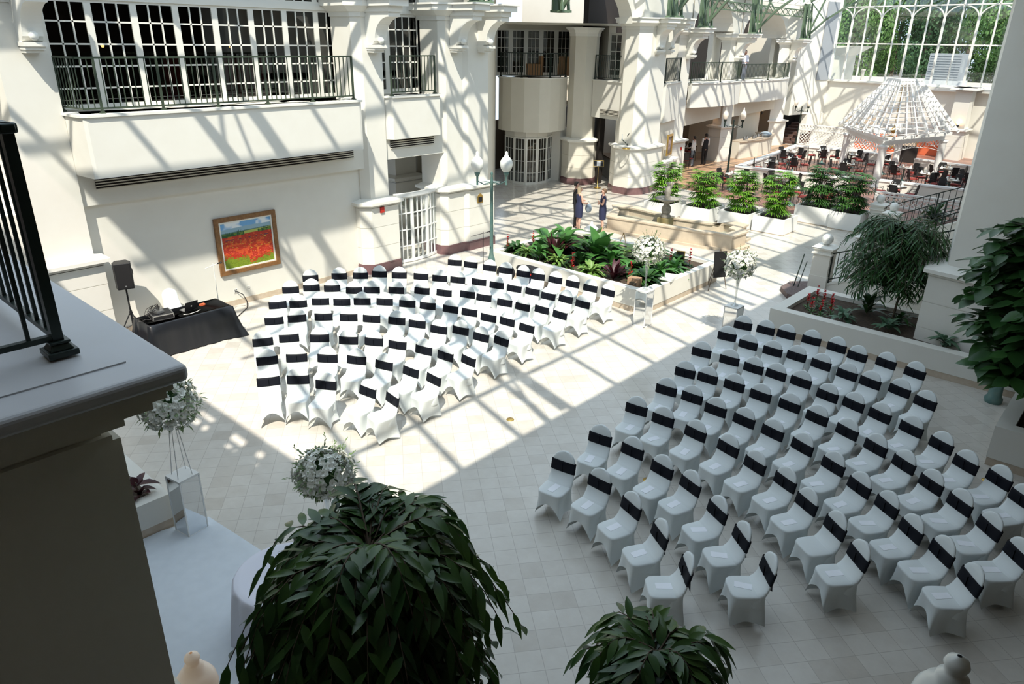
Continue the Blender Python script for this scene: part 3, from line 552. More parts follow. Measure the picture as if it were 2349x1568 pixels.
bev(MB().box(-3, .045, -.035, .035, 1.15, 1.2).build('top_rail', M['rail'], t), .012); bev(MB().box(-.035, .035, -2.5, .045, 1.15, 1.2).build('top_rail', M['rail'], t), .012)
MB().box(-3, 0, -.018, .018, .085, .115).build('bottom_rail', M['rail'], t); MB().box(-.018, .018, -2.5, 0, .085, .115).build('bottom_rail', M['rail'], t)
b0 = MB().box(-.0095, .0095, -.0095, .0095, .1, 1.155).build('baluster', M['rail'], t); b0.location = (-.15, 0, 0)
for k in range(1, 19): q = b0.copy(); col.objects.link(q); q.location = (-.15*(k+1), 0, 0)
for k in range(15): q = b0.copy(); col.objects.link(q); q.location = (0, -.15*(k+1)+.02, 0)

# ------------------------------------------------------------------ stairs and newels at the right
def newel(label, x, y, h, wd=.5, grp=None):
    t = thing('newel_post', label, 'post', (x, y, 0), group=grp); a = wd/2
    MB().box(-a, a, -a, a, 0, h*.42).box(-a+.012, a-.012, -a+.012, a-.012, h*.42, h).build('post', M['white'], t)
    MB().box(-a-.03, a+.03, -a-.03, a+.03, h-.14, h-.09).box(-a-.03, a+.03, -a-.03, a+.03, h, h+.05).prism([(-a-.05, -a-.05), (a+.05, -a-.05), (a+.05, a+.05), (-a-.05, a+.05)], h+.05, h+.1, [(-a+.05, -a+.05), (a-.05, -a+.05), (a-.05, a-.05), (-a+.05, a-.05)]).build('cap', M['trim'], t)
    MB().lathe([(.07, 0), (.05, .03)], (0, 0, h+.1), 12).ball((0, 0, h+.1+.16), .16, 18).build('ball_finial', M['globe'], t)
newel('white newel post with ball finial, nearest one, at the front of the lower stair', -6.75, 20.75, 1.32)
newel('white newel post with ball finial, half hidden by the feathery dark tree', -6.6, 23.95, 1.05)
newel('white newel post with ball finial at the end of the shaded long planter boxes', -8.05, 29.85, 1.0)
newel('white newel post with ball finial just right of the one by the planter boxes', -7.2, 28.6, 1.0)
def stair(label, y0, y1, x0, x1, slope, zs, n):
    t = thing('staircase', label, 'stairs', (x0, y0, 0)); Lx = x1-x0; rise = slope*Lx/n; m = MB()
    for k in range(n): m.box(k*Lx/n, Lx, .14, y1-y0-.14, k*rise if k else 0, (k+1)*rise)
    m.build('steps', M['stepc'], t)
    for nm, ya in (('near', 0), ('far', y1-y0-.12)):
        MB().add([(x, ya+dy, z) for dy in (0, .12) for x, z in ((0, 0), (Lx, 0), (Lx, zs+slope*Lx), (0, zs))], [(0, 1, 2, 3), (7, 6, 5, 4), (0, 4, 5, 1), (3, 2, 6, 7), (1, 5, 6, 2), (0, 3, 7, 4)]).build('stringer', M['white'], t)
        b = MB(); b.bar((0, ya+.06, zs+.02), (Lx, ya+.06, zs+slope*Lx+.02), .16, .05); b.build('stringer_cap', M['trim'], t)
    return t
stair('brown-carpeted stair with white stringers behind the feathery dark tree', 20.6, 23.8, -6.5, -3.0, .42, .33, 8)
railing('iron handrail on the near side of the stair behind the feathery tree', [(-6.5, 20.65), (-3.0, 20.65)], .38, h=.85, slope=.42, posts=2, m='rail', sp=.17)
railing('iron handrail on the far side of the stair behind the feathery tree', [(-6.35, 23.8), (-3.2, 23.8)], .25, h=.9, slope=.55, posts=2, m='rail', sp=.2)
stair('farther brown-carpeted stair rising beside the lattice screen', 28.4, 29.9, -7.0, -2.6, .5, .12, 9)
railing('iron handrail on the near side of the farther stair', [(-6.95, 28.5), (-2.8, 28.5)], .2, h=.85, slope=.5, posts=3, m='rail', sp=.2)
railing('iron handrail on the far side of the farther stair', [(-7.8, 29.85), (-2.8, 29.85)], .1, h=.9, slope=.45, posts=3, m='rail', sp=.2)
t = thing('stair_gate', 'thin iron handrail leaning at the left of the nearest newel post', 'handrail', (-7.35, 20.4, 0))
MB().path([(0, 0, .12), (.05, .3, 1.05)], .018).path([(.12, .02, .12), (.16, .3, .85)], .014).build('rail', M['rail'], t)
o = MB().prism([(-7.6, 20.1), (-7.2, 19.6), (-6.4, 19.4), (-6.4, 21.2), (-7.2, 21.2), (-7.6, 20.8)], 0, .14).build('step_mat', M['wicker']); tag(o, 'dark striped rounded bottom step at the foot of the nearest newel post', 'step')

# ------------------------------------------------------------------ planters
def planter(label, x0, x1, y0, y1, h, wd=.22, base=.15, name='planter', soil=.1, grp=None, m='white'):
    t = thing(name, label, 'planter', (x0, y0, 0), group=grp); X = x1-x0; Y = y1-y0
    if base: MB().box(.01, X-.01, .01, Y-.01, 0, base).build('tile_base', M['tan'], t)
    o = [(0, 0), (X, 0), (X, Y), (0, Y)]; i = [(wd, wd), (X-wd, wd), (X-wd, Y-wd), (wd, Y-wd)]
    MB().ring(o, i, base, h).build('wall', M[m], t)
    MB().box(wd, X-wd, wd, Y-wd, base, h-soil).build('soil', M['soil'], t)
    return t
planter('large white planter bed of mixed plants in the middle of the hall', -15.0, -9.35, 15.55, 19.6, .63)
planter('long white planter along the stair at the right, with dark soil', -6.5, -.6, 16.75, 19.2, .62, .28)
planter('shaded white planter under the fiddle leaf tree at the right edge', -1.1, 3, 13.45, 16.2, .75, .25)
planter('low white planter with burgundy leaves behind the mirrored pedestal', -11.2, -9.42, 1.9, 3.2, .55, .2)
for i, (px_, py_) in enumerate([(-15.9, 25.7), (-14.35, 26.05), (-12.85, 26.3), (-11.5, 26.45)]):
    lab = ['square white tub at the left end of the fountain', 'second white tub from the left behind the fountain', 'third white tub from the left behind the fountain', 'square white tub at the right end of the fountain, nearest the open floor'][i]
    planter(lab, px_, px_+1.25, py_, py_+1.25, .6, .07, .03, 'planter_tub', .08, 'white tubs round the fountain', 'gloss')
planter('left one of the two long shaded white tubs near the newel posts', -11.0, -9.6, 29.2, 30.4, .68, .07, .03, 'planter_tub', .08, 'long white tubs by the terrace', 'gloss')
planter('right one of the two long shaded white tubs near the newel posts', -9.57, -8.4, 29.05, 30.25, .68, .07, .03, 'planter_tub', .08, 'long white tubs by the terrace', 'gloss')

# ------------------------------------------------------------------ fountain
FO = [(-15.35, 22.35), (-11.55, 22.75), (-11.3, 22.95), (-10.6, 22.95), (-10.55, 23.95), (-10.95, 24.2), (-11.0, 24.9), (-11.55, 24.95), (-11.75, 24.35), (-13.3, 24.05), (-15.3, 24.5), (-15.9, 24.55), (-16.35, 24.1), (-15.9, 23.6)]
fx, fy = -13.5, 23.4
t = thing('fountain', 'low stone fountain basin with a small tiered figure in the centre', 'fountain', (fx, fy, 0)); L = lambda P: [(x-fx, y-fy) for x, y in P]
fi = [(fx+(x-fx)*.90+(.0), fy+(y-fy)*.76) for x, y in FO]
MB().ring(L(FO), L(fi), 0, .53).build('basin_wall', M['stone'], t)
fo2 = [(fx+(x-fx)*1.018, fy+(y-fy)*1.04) for x, y in FO]; fi2 = [(fx+(x-fx)*.885, fy+(y-fy)*.70) for x, y in FO]
MB().ring(L(fo2), L(fi2), .52, .58).build('basin_rim', M['stone'], t)
MB().prism(L(fi), .02, .26).build('water', M['water'], t)
MB().prism(L([(fx+(x-fx)*1.06, fy+(y-fy)*1.12) for x, y in FO]), 0, .09).build('step', M['stone'], t)
MB().box(-.22, .22, -.22, .22, .2, .66).build('centre_block', M['copper'], t)
c = MB(); c.lathe([(.17, .66), (.2, .72), (.13, .8), (.18, .92), (.16, 1.05), (.09, 1.15), (.12, 1.22), (.44, 1.34), (.46, 1.38), (.3, 1.36), (.1, 1.33)], (0, 0, 0), 20)
c.ball((.0, .0, .9), .17, 10); c.build('tier_bowl', M['stoneg'], t)
c = MB(); c.lathe([(.12, 1.33), (.09, 1.5), (.13, 1.62), (.11, 1.75), (.05, 1.82)], (0, 0, 0), 14); c.ball((0, .02, 1.88), .08); c.tube((.08, 0, 1.7), (.22, -.05, 1.95), .035); c.tube((-.08, 0, 1.68), (-.18, .05, 1.5), .035); c.build('figure', M['stoneg'], t)
# ------------------------------------------------------------------ lamp posts
def lamppost(label, x, y, h=3.25, rz=0, lit=False, grp=None, m='verdi', sp=.42, gs=1.0):
    t = thing('lamp_post', label, 'lamp post', (x, y, 0), rz, grp)
    c = MB(); c.lathe([(.16, 0), (.17, .08), (.13, .14), (.11, .5), (.075, .6), (.055, .7), (.042, h-.65), (.055, h-.62), (.04, h-.55), (.03, h-.4), (.045, h-.36), (.005, h-.28)], (0, 0, 0), 12); c.build('post', M[m], t)
    for s_ in (-1, 1):
        c = MB(); c.tube((0, 0, h-.58), (s_*sp*.55, 0, h-.66), .016); c.tube((s_*sp*.55, 0, h-.66), (s_*sp, 0, h-.56), .016)
        pts = [(s_*(.06+.12*math.cos(a)+.12), 0, h-.62+.05*math.sin(a)) for a in [PI*k/4 for k in range(9)]]; c.path(pts, .009, 5)
        c.box(s_*sp-.03, s_*sp+.03, -.03, .03, h-.68, h-.42); c.lathe([(.03, h-.44), (.075, h-.37), (.085, h-.31), (.07, h-.28)], (s_*sp, 0, 0), 10); c.build('arm', M[m], t)
        g_ = MB().lathe([(.07*gs, 0), (.12*gs, .1), (.14*gs, .2), (.13*gs, .3), (.085*gs, .39), (.05*gs, .43), (.045*gs, .46), (.03*gs, .5), (.035*gs, .53), (.012, .58)], (s_*sp, 0, h-.3), 16).build('globe', M['globe'] if not lit else M['litglobe'], t)
    return t
gm = mat('lit_globe', (.75, .7, .62), .3, emit=((1, .55, .25), .1)); M['litglobe'] = gm
yaw = math.radians(48)
lamppost('verdigris twin-globe lamp post between the chairs and the middle planter', -14.62, 15.28, 3.4, yaw, gs=1.35)
lamppost('dark twin-globe lamp post at the corner of the dining terrace wall', -16.9, 35.0, 3.45, math.radians(30), lit=True, m='rail')
lamppost('dark twin-globe lamp post beside the dark staircase opening', -20.6, 52.9, 2.95, math.radians(10), lit=True, m='rail')
lamppost('dark lamp post with a flared base standing behind the fiddle leaf tree', -1.5, 16.3, 3.3, yaw)
for nm, (x, y, z), lb in (('a', (-5.0, 1.62, 0), 'lit globe of a lamp post, below the near pier at the bottom left'), ('b', (-.155, 3.75, 0), 'shaded globe of a lamp post in the bottom right corner')):
    t = thing('lamp_post', lb, 'lamp post', (x, y, 0)); zt = 1.3 if nm == 'a' else 3.1
    MB().lathe([(.12, 0), (.1, .4), (.045, .6), (.04, zt-.1), (.08, zt)], (0, 0, 0), 12).build('post', M['verdi'], t)
    k = 1.0
    MB().lathe([(.09*k, 0), (.15*k, .09), (.175*k, .2), (.16*k, .29), (.125*k, .35), (.085*k, .38), (.08*k, .42), (.055*k, .44), (.05*k, .46), (.065*k, .5), (.055*k, .53), (.012, .56)], (0, 0, zt), 24).build('globe', M['litglobe'] if nm == 'a' else M['globe'], t)
# ------------------------------------------------------------------ wall lamps and fittings
def sconce(label, x, y, z, grp='small lit wall sconces in the arcade'):
    t = thing('wall_sconce', label, 'wall lamp', (x, y, z), group=grp)
    MB().lathe([(.02, -.22), (.07, -.1), (.09, 0), (.06, .02)], (0, 0, 0), 10).build('bracket', M['iron'], t); MB().lathe([(.05, .02), (.11, .12), (.1, .2), (.05, .28)], (0, 0, 0), 10).build('shade', M['flame'], t)
sconce('small lit sconce left of the pillar by the buffet counter', -21.55, 41.0, 2.55)
sconce('small lit sconce above the end of the buffet counter', -22.25, 50.2, 2.35)
sconce('small lit sconce on the shaded pillar right of the gazebo', -10.9, 53.5, 2.15)
t = thing('wall_lantern', 'ornate brass lantern with a candle on the broad corner pillar', 'wall lamp', (-18.85, 28.55, 2.45), math.radians(0))
c = MB(); pts = [(0, .1, -.1), (.12, -.1, -.15), (.1, -.3, 0), (.02, -.4, .1)]; c.path(pts, .018); c.path([(0, .1, .25), (.1, 0, .35), (.12, -.15, .25)], .016); c.build('arm', M['rail'], t)
MB().lathe([(.04, 0), (.05, .02), (.02, .04), (.018, .25)], (.02, -.4, .1), 8).build('candle', M['globe'], t)
c = MB(); c.lathe([(.16, 0), (.2, .02), (.16, .04)], (.08, -.12, -.32), 16); c.build('disc', M['gold'], t)
tag(MB().box(-17.1, -17.06, 13.1, 13.24, 1.84, 2.0).build('fire_alarm', M['redbit']), 'small red fire alarm box on the pillar left of the gate', 'alarm')
tag(MB().box(-19.47, -19.43, 34.55, 34.68, 1.45, 1.6).build('fire_alarm', M['redbit']), 'small red alarm box on the pillar right of the fireplace', 'alarm')
t = thing('wall_plaque', 'small dark arched brass plaque on the wide stepped pillar', 'plaque', (-17.05, 17.25, 1.55)); MB().add([(.02, y_, z_) for y_, z_ in [(-.12, 0), (.12, 0), (.12, .2), (.085, .27), (0, .31), (-.085, .27), (-.12, .2)]]+[(-.0, y_, z_) for y_, z_ in [(-.12, 0), (.12, 0), (.12, .2), (.085, .27), (0, .31), (-.085, .27), (-.12, .2)]], [tuple(range(7))]+[(i, (i+1) % 7, 7+(i+1) % 7, 7+i) for i in range(7)]).build('plate', M['gold'], t)
MB().box(.02, .025, -.09, .09, .03, .2).build('panel', M['iron'], t)
for y_, lb in ((8.57, 'left wall outlet plate with a cord plugged in, under the painting'), (8.93, 'right wall outlet plate under the painting')):
    t = thing('wall_outlet', lb, 'outlet', (-17.55, y_, .38)); MB().box(0, .01, -.05, .05, -.06, .06).build('plate', M['trim'], t); MB().box(.01, .014, -.03, -.01, -.03, .0).box(.01, .014, .01, .03, -.03, 0).box(.01, .014, -.03, -.01, .02, .04).box(.01, .014, .01, .03, .02, .04).build('socket', M['iron'], t)
tag(MB().path([(-17.53, 8.57, .38), (-17.4, 8.68, .3), (-17.3, 8.72, .12), (-17.1, 8.6, .02), (-16.6, 8.0, .012), (-15.9, 7.5, .012)], .012).build('power_cord', M['iron']), 'dark cord running from the wall outlet down to the black table', 'cord')
# ------------------------------------------------------------------ fireplace with picture, lectern sign
D_ = Vector((-19.2-(-18.6), 33.5-31.15, 0)).normalized(); 
t = thing('fireplace', 'white fireplace mantel with a black opening between two arcade pillars', 'fireplace', (-18.62, 31.35, 0), math.atan2(D_.y, D_.x))
MB().box(.1, .45, -.22, .05, 0, 1.15).box(1.5, 1.85, -.22, .05, 0, 1.15).box(.1, 1.85, -.24, .05, .95, 1.2).build('surround', M['trim'], t)
MB().box(.0, 1.95, -.34, .05, 1.2, 1.3).build('mantel_shelf', M['trim'], t); MB().box(.45, 1.5, -.14, .04, 0, .95).build('firebox', M['iron'], t)
def vcol(name, W_, H_, nx, ny, fn_, parent=None, th=.02):
    """flat canvas in local x,z with a colour per cell"""
    V = [(W_*(i/nx-.5), 0, H_*j/ny) for j in range(ny+1) for i in range(nx+1)]; F = [(j*(nx+1)+i, j*(nx+1)+i+1, (j+1)*(nx+1)+i+1, (j+1)*(nx+1)+i) for j in range(ny) for i in range(nx)]
    me = bpy.data.meshes.new(name); me.from_pydata(V, [], F); ca = me.color_attributes.new('paint', 'FLOAT_COLOR', 'POINT')
    ca.data.foreach_set('color', [c_ for j in range(ny+1) for i in range(nx+1) for c_ in (*fn_(i/nx, j/ny), 1)])
    o = bpy.data.objects.new(name, me); col.objects.link(o); me.materials.append(M['paint']); o.parent = parent; return o
pm = bpy.data.materials.new('oil_paint'); pm.use_nodes = True; _n = pm.node_tree.nodes.new('ShaderNodeVertexColor'); _n.layer_name = 'paint'; pm.node_tree.links.new(_n.outputs['Color'], pm.node_tree.nodes['Principled BSDF'].inputs['Base Color']); pm.node_tree.nodes['Principled BSDF'].inputs['Roughness'].default_value = .45; M['paint'] = pm
RNG = np.random.RandomState(5)
def vn(seed, n=24):
    g_ = np.random.RandomState(seed).rand(n+1, n+1)
    def f_(u, v, s_=8):
        x = (u*s_) % n; y = (v*s_) % n; i, j = int(x), int(y); a, b = x-i, y-j; a = a*a*(3-2*a); b = b*b*(3-2*b)
        return (g_[j, i]*(1-a)+g_[j, i+1]*a)*(1-b)+(g_[j+1, i]*(1-a)+g_[j+1, i+1]*a)*b
    return f_
N1, N2, N3 = vn(1), vn(2), vn(3, 60)
cyp = [(.10, .10), (.13, .07), (.17, .09), (.20, .08), (.32, .10), (.35, .12), (.38, .13), (.41, .11), (.84, .10), (.87, .06), (.93, .08), (.75, .03), (.25, .04)]
def poppy(u, v):
    n1, n2, n3 = N1(u, v, 7), N2(u, v, 22), N3(u, v*2.2, 59)
    hz = .70+.02*u
    if v > hz+.08:                                   # sky
        c = np.array((.16, .38, .66)); cl = max(0, min(1, (N1(u, v, 6)+.5*N2(u, v, 14)-.62)*4)); c = c*(1-cl)+np.array((.78, .82, .84))*cl
        if v < hz+.17-.03*abs(u-.5): c = np.array((.18, .36, .48))*.6+np.array((.4, .5, .55))*.4
    elif v > hz: c = np.array((.40, .45, .10)) if (u > .45 and v < hz+.06) else np.array((.08, .17, .14)) if v > hz+.06 else np.array((.02, .07, .02))*(1+n2*2)
    else:
        red = np.array((.50, .03, .01)); c = red*(1-.3*n3)+np.array((.55, .16, .02))*.35*(n2 > .62)
        if v < .62 and n3 > .86: c = np.array((.55, .45, .05))
        if .60 < v < .63 and n2 > .5: c = np.array((.12, .03, .05))
        gl = (.27-.16*u if u < .5 else .05+.24*(u-.45))-v
        if gl+.10*(n2-.5)+.16*(n3-.5) > 0: c = np.array((.24, .33, .02))*(1-.45*n3)
        elif gl > -.2 and n3 > .72: c = np.array((.75, .10, .06))
    if hz-.015 < v < hz+.13:
        for cu, ch in cyp:
            if abs(u-cu) < .012*(1-max(0, (v-hz))/(ch+.01)) and v < hz+ch: c = np.array((.012, .05, .02))
        if (u < .30 or u > .72 or .35 < u < .45) and v < hz+.035+.04*N2(u, 0, 30): c = np.array((.02, .08, .02))+np.array((.10, .12, .0))*(n2 > .6)
    return tuple(c)
t = thing('framed_painting', 'large framed painting of a red poppy field under the long balcony', 'painting', (-17.55, 9.07, .86), -PI/2)
bev(MB().ring([(-.86, 0), (.86, 0), (.86, 1.5), (-.86, 1.5)], [(-.74, .12), (.74, .12), (.74, 1.38), (-.74, 1.38)], 0, .07).build('frame', M['wood'], t), .015).rotation_euler = (PI/2, 0, 0)
q = MB().ring([(-.745, .115), (.745, .115), (.745, 1.385), (-.745, 1.385)], [(-.70, .16), (.70, .16), (.70, 1.34), (-.70, 1.34)], 0, .045).build('liner', M['trim'], t); q.rotation_euler = (PI/2, 0, 0)
q = vcol('canvas', 1.42, 1.2, 210, 180, poppy, t); q.location = (0, -.03, .15); q.rotation_euler = (0, 0, 0)
t.rotation_euler = (0, 0, PI/2); t.location = (-17.545, 9.07, .86)
def still(u, v):
    d_ = math.hypot((u-.5)*1.2, v-.5); n_ = N2(u, v, 12)
    return (.5*n_+.1, .35*n_+.08, .3*n_+.1) if d_ < .36 else (.16, .12, .1)
t = thing('framed_painting', 'small gilt-framed painting over the fireplace', 'painting', (-18.75, 32.15, 1.5), math.atan2(D_.y, D_.x))
q = MB().ring([(-.42, 0), (.42, 0), (.42, 1.0), (-.42, 1.0)], [(-.32, .1), (.32, .1), (.32, .9), (-.32, .9)], 0, .06).build('frame', M['gold'], t); q.rotation_euler = (PI/2, 0, 0)
q = vcol('canvas', .64, .8, 24, 30, still, t); q.location = (0, -.02, .1)
t = thing('lectern_sign', 'brass floor stand holding a black framed notice by the dark doorway', 'sign', (-20.75, 29.15, 0), math.radians(42))
MB().lathe([(.17, 0), (.18, .02), (.05, .05), (.015, .07), (.015, 1.05)], (0, 0, 0), 14).build('stand', M['gold'], t)
q = MB().box(-.24, .24, -.015, .015, 0, .3).build('board', M['iron'], t); q.location = (0, -.02, 1.02); q.rotation_euler = (-.35, 0, 0)
MB().box(-.09, .09, -.02, -.016, .04, .26).build('notice', M['paper'], q); MB().ring([(-.25, 0), (.25, 0), (.25, .31), (-.25, .31)], [(-.235, .015), (.235, .015), (.235, .295), (-.235, .295)], -.0, .02).build('rim', M['gold'], q).rotation_euler = (PI/2, 0, 0)
t = thing('reception_desk', 'light wooden desk inside the dark doorway', 'desk', (-22.2, 32.3, 0), math.radians(-40)); MB().box(-.9, .9, -.3, .3, 0, 1.05).build('body', M['cream'], t); MB().box(-.95, .95, -.35, .35, 1.05, 1.1).build('counter_top', M['wood'], t)
# ------------------------------------------------------------------ terrace walls, buffet, gazebo
def lowwall(label, pts, h, wd=.28, grp=None):
    cx, cy = pts[0]; t = thing('terrace_wall', label, 'low wall', (cx, cy, 0), group=grp); L = lambda P: [(x-cx, y-cy) for x, y in P]
    MB().prism(L(pts)+L(poly_out(pts, -wd))[::-1], 0, h-.08).build('wall', M['white'], t); MB().prism(L(poly_out(pts, .04))+L(poly_out(pts, -wd-.04))[::-1], h-.08, h).build('cap', M['gloss'], t); return t
lowwall('low white terrace wall behind the fountain tubs, nearest the hall', [(-17.1, 36.2), (-11.6, 36.9)], .76)
lowwall('low white terrace wall running back beside the buffet counter', [(-18.4, 47.2), (-17.1, 36.4)], .76)
lowwall('low white terrace wall along the lattice screen at the back', [(-12.7, 47.4), (-15.5, 47.6), (-18.4, 47.2)], .74)
lowwall('low white terrace wall right of the gap behind the gazebo', [(-6.5, 46.0), (-11.2, 46.9)], .74)
lowwall('low white wall between two gazebo columns and the stair', [(-10.6, 38.4), (-6.2, 38.7)], .62)
t = thing('buffet_counter', 'curved stone-topped buffet counter between two arcade pillars', 'counter', (-20.4, 43.4, 0))
pb = [(0, 0), (.35, 2), (.2, 4.2), (-.5, 6.0), (-1.3, 6.4)]; MB().prism(pb+poly_out(pb, -.7)[::-1], 0, 1.0).build('body', M['cream'], t); MB().prism(poly_out(pb, .08)+poly_out(pb, -.8)[::-1], 1.0, 1.06).build('counter_top', M['tan'], t)
for k, (dx, dy) in enumerate([(-.1, .8), (-.15, 1.3), (0, 1.9), (-.1, 2.4), (-.2, 3.0), (-.1, 3.4)]):
    c = MB(); c.lathe([(.08, 0), (.09, .12), (.05, .2), (.055, .24)], (0, 0, 0), 8); tag(c.build('dispenser', M['metal'], loc=(-20.4+dx, 43.4+dy, 1.06)), 'metal dispenser standing on the buffet counter', 'dispenser', 'metal dispensers on the buffet counter')
tag(MB().ball((0, 0, 0), .38, 12, .45).build('folded_linen', M['gblue'], loc=(-20.5, 47.3, 1.2)), 'pale blue linen heap at the far end of the buffet counter', 'linen')
# dark staircase opening
so = MB()
so.box(-22.3, -21.2, 53.3, 57.2, 0, .01)
for k in range(7): so.box(-22.6, -20.75, 53.4+k*.5, 57.2, k*.17, (k+1)*.17)
o = so.build('staircase', M['stepc']); tag(o, 'dark stair rising through an opening beside the farthest pillar', 'stairs')
struct('wall_stairwell', MB().prism([(-21.4, 52.8), (-25, 53.5), (-25, 58), (-22.9, 58)], 0, .02).prism([(-23, 53), (-22.7, 53), (-22.7, 58), (-23, 58)], 0, 2.2).box(-23, -21, 57.2, 57.5, 0, 2.2), M['dark'])
def lattice(label, A, B, h, z0=0, pitch=.22, wd=.04, name='lattice_screen'):
    A = Vector((*A, 0)); B = Vector((*B, 0)); L_ = (B-A).length; t = thing(name, label, 'screen', (A.x, A.y, z0), math.atan2((B-A).y, (B-A).x))
    MB().box(0, L_, -.05, .05, h-.08, h).box(0, L_, -.04, .04, 0, .08).box(0, .1, -.04, .04, 0, h).box(L_-.1, L_, -.04, .04, 0, h).box(0, L_, -.04, .04, h*.72-.03, h*.72+.03).build('screen_frame', M['gloss'], t)
    m = MB(); k = -h
    while k < L_:
        for s_ in (0, 1):
            x0, x1 = k, k+h; za, zb = (0, h) if s_ == 0 else (h, 0)
            if x0 < 0: za += (0-x0)*(1 if s_ == 0 else -1); x0 = 0
            if x1 > L_: zb -= (x1-L_)*(1 if s_ == 0 else -1); x1 = L_
            if x1 > x0+.02: m.bar((x0, .02*(s_*2-1), za), (x1, .02*(s_*2-1), zb), .015, wd)
        k += pitch
    m.build('slats', M['gloss'], t); return t
lattice('white lattice screen behind the back terrace wall', (-19.9, 51.2), (-14.6, 51.0), 1.35, .3)
lattice('white lattice screen at the far right under the wall lamp', (-8.9, 50.5), (-6.0, 50.2), 1.3, .2)
lattice('white lattice balustrade beside the farther stair', (-9.6, 34.6), (-6.0, 34.9), .62, .1)
struct('wall_back_niche', MB().box(-18.6, -16.5, 56.35, 56.9, 1.35, 2.0), M['tan'])
struct('wall_coral', MB().box(-17.2, -11.6, 54.6, 54.9, .02, 1.08), M['coral']); struct('wall_coral_door', MB().box(-13.3, -12.0, 50.0, 50.1, 0, 1.0), M['dark'])
pillar('shaded white pillar with a red sign right of the gazebo', [(-11.6, 53.6), (-10.4, 53.4), (-10.4, 54.8), (-11.6, 55)], zc=1.9, ztop=4.2, zcap=4.25, base=False)
t = thing('framed_picture', 'long gilt-framed picture on the coral wall behind the gazebo', 'picture', (-14.3, 54.55, .3)); MB().box(-1.1, 1.1, -.05, .03, 0, .75).build('frame', M['gold'], t); MB().box(-1.0, 1.0, -.06, -.05, .08, .67).build('canvas', M['tan'], t)
GC = [(-14.2, 43.7), (-11.1, 39.7), (-9.6, 44.7), (-12.3, 46.9)]
gcx, gcy = -11.85, 43.6
t = thing('gazebo', 'white gazebo with round columns and an open rafter roof on the dining terrace', 'gazebo', (gcx, gcy, 0)); GL = [Vector((x-gcx, y-gcy, 0)) for x, y in GC]
GO = [GL[0], GL[1], GL[2], GL[3]]
for p in GL:
    MB().lathe([(.24, 0), (.26, .06), (.2, .12), (.19, .2), (.175, 1.9), (.2, 1.95), (.24, 2.0), (.24, 2.08), (.01, 2.08)], tuple(p), 18).build('column', M['gloss'], t)
m = MB(); r2 = MB()
for i in range(4):
    a, b = GO[i], GO[(i+1) % 4]; ea = a*1.12; eb = b*1.12
    for z, hh, e in ((2.2, .24, 1.0), (2.42, .14, 1.12)):
        m.bar(a*e+Vector((0, 0, z)), b*e+Vector((0, 0, z)), .1, hh)
    d_ = (b-a); n = int(d_.length/.3)
    for k in range(n):
        c_ = a+d_*((k+.5)/n); q = d_.normalized(); pts = [c_+q*.12*math.cos(j*PI/5)+Vector((0, 0, 1.95+.12*math.sin(j*PI/5))) for j in range(11)]; r2.path(pts, .016, 4)
    ar = [a+d_*(j/12)+Vector((0, 0, 1.82-.35*(abs(j/6-1))**2)) for j in range(13)]; r2.path(ar, .014, 4)
m.build('beam', M['gloss'], t); r2.build('frieze', M['gloss'], t)
top = [p*.34+Vector((0, 0, 4.95)) for p in GO]; base_ = [p*1.25+Vector((0, 0, 2.5)) for p in GO]
for i in range(4):
    a, b = base_[i], base_[(i+1) % 4]; c_, d_ = top[i], top[(i+1) % 4]
    for k in range(7):
        u = k/7; r_ = MB(); r_.bar(a+(b-a)*u, c_+(d_-c_)*u, .05, .15); r_.build('rafter', M['gloss'], t)
m = MB()
for j in range(11):
    u = j/10; q = [base_[i]+(top[i]-base_[i])*u*.97+Vector((0, 0, .12)) for i in range(4)]
    for i in range(4): m.bar(q[i], q[(i+1) % 4], .03, .03)
m.build('batten', M['gloss'], t)
m = MB()
for i in range(4): m.bar(top[i], top[(i+1) % 4], .1, .25)
m.build('top_ring', M['gloss'], t)
m = MB(); m.tube((0, 0, 2.6), (0, 0, 4.7), .015); m.lathe([(.02, 2.3), (.22, 2.45), (.05, 2.6)], (0, 0, 0), 10); ch_ = m.build('chandelier', M['gold'], t)
for k in range(5): MB().ball((.2*math.cos(k*1.257), .2*math.sin(k*1.257), 2.55), .045, 8).build('bulb', M['warm'], ch_)

# ------------------------------------------------------------------ dining tables and chairs
def dchair():
    t = thing('dining_chair', 'x', 'chair')
    m = MB()
    for x, y in ((-.19, -.2), (.19, -.2), (-.19, .2), (.19, .2)): m.tube((x*1.1, y*1.1, 0), (x, y, .44), .013, n=5)
    m.path([(-.2, -.2, .44), (-.21, -.25, .75), (-.15, -.27, .93), (.15, -.27, .93), (.21, -.25, .75), (.2, -.2, .44)], .015, 5)
    m.add([(-.17, -.215, .5), (.17, -.215, .5), (.15, -.265, .92), (-.15, -.265, .92), (-.17, -.2, .5), (.17, -.2, .5), (.15, -.25, .92), (-.15, -.25, .92)], [(0, 1, 2, 3), (7, 6, 5, 4), (0, 4, 5, 1), (3, 2, 6, 7), (0, 3, 7, 4), (1, 5, 6, 2)])
    m.box(-.2, .2, -.2, .2, .42, .44)
    for s_ in (-1, 1): m.path([(s_*.2, -.22, .66), (s_*.24, .05, .66), (s_*.22, .15, .44)], .011, 4)
    m.build('frame', M['iron'], t); MB().box(-.19, .19, -.17, .2, .44, .5).build('cushion', M['cushion'], t); return t
def dtable(top='tabletop', r=.42):
    t = thing('dining_table', 'x', 'table'); MB().lathe([(.01, .72), (r, .72), (r, .75), (.01, .75)], (0, 0, 0), 18, False).build('tabletop', M[top], t); MB().lathe([(.26, 0), (.26, .03), (.07, .08), (.045, .2), (.045, .7), (.12, .72)], (0, 0, 0), 10).build('pedestal', M['verdi'], t); return t
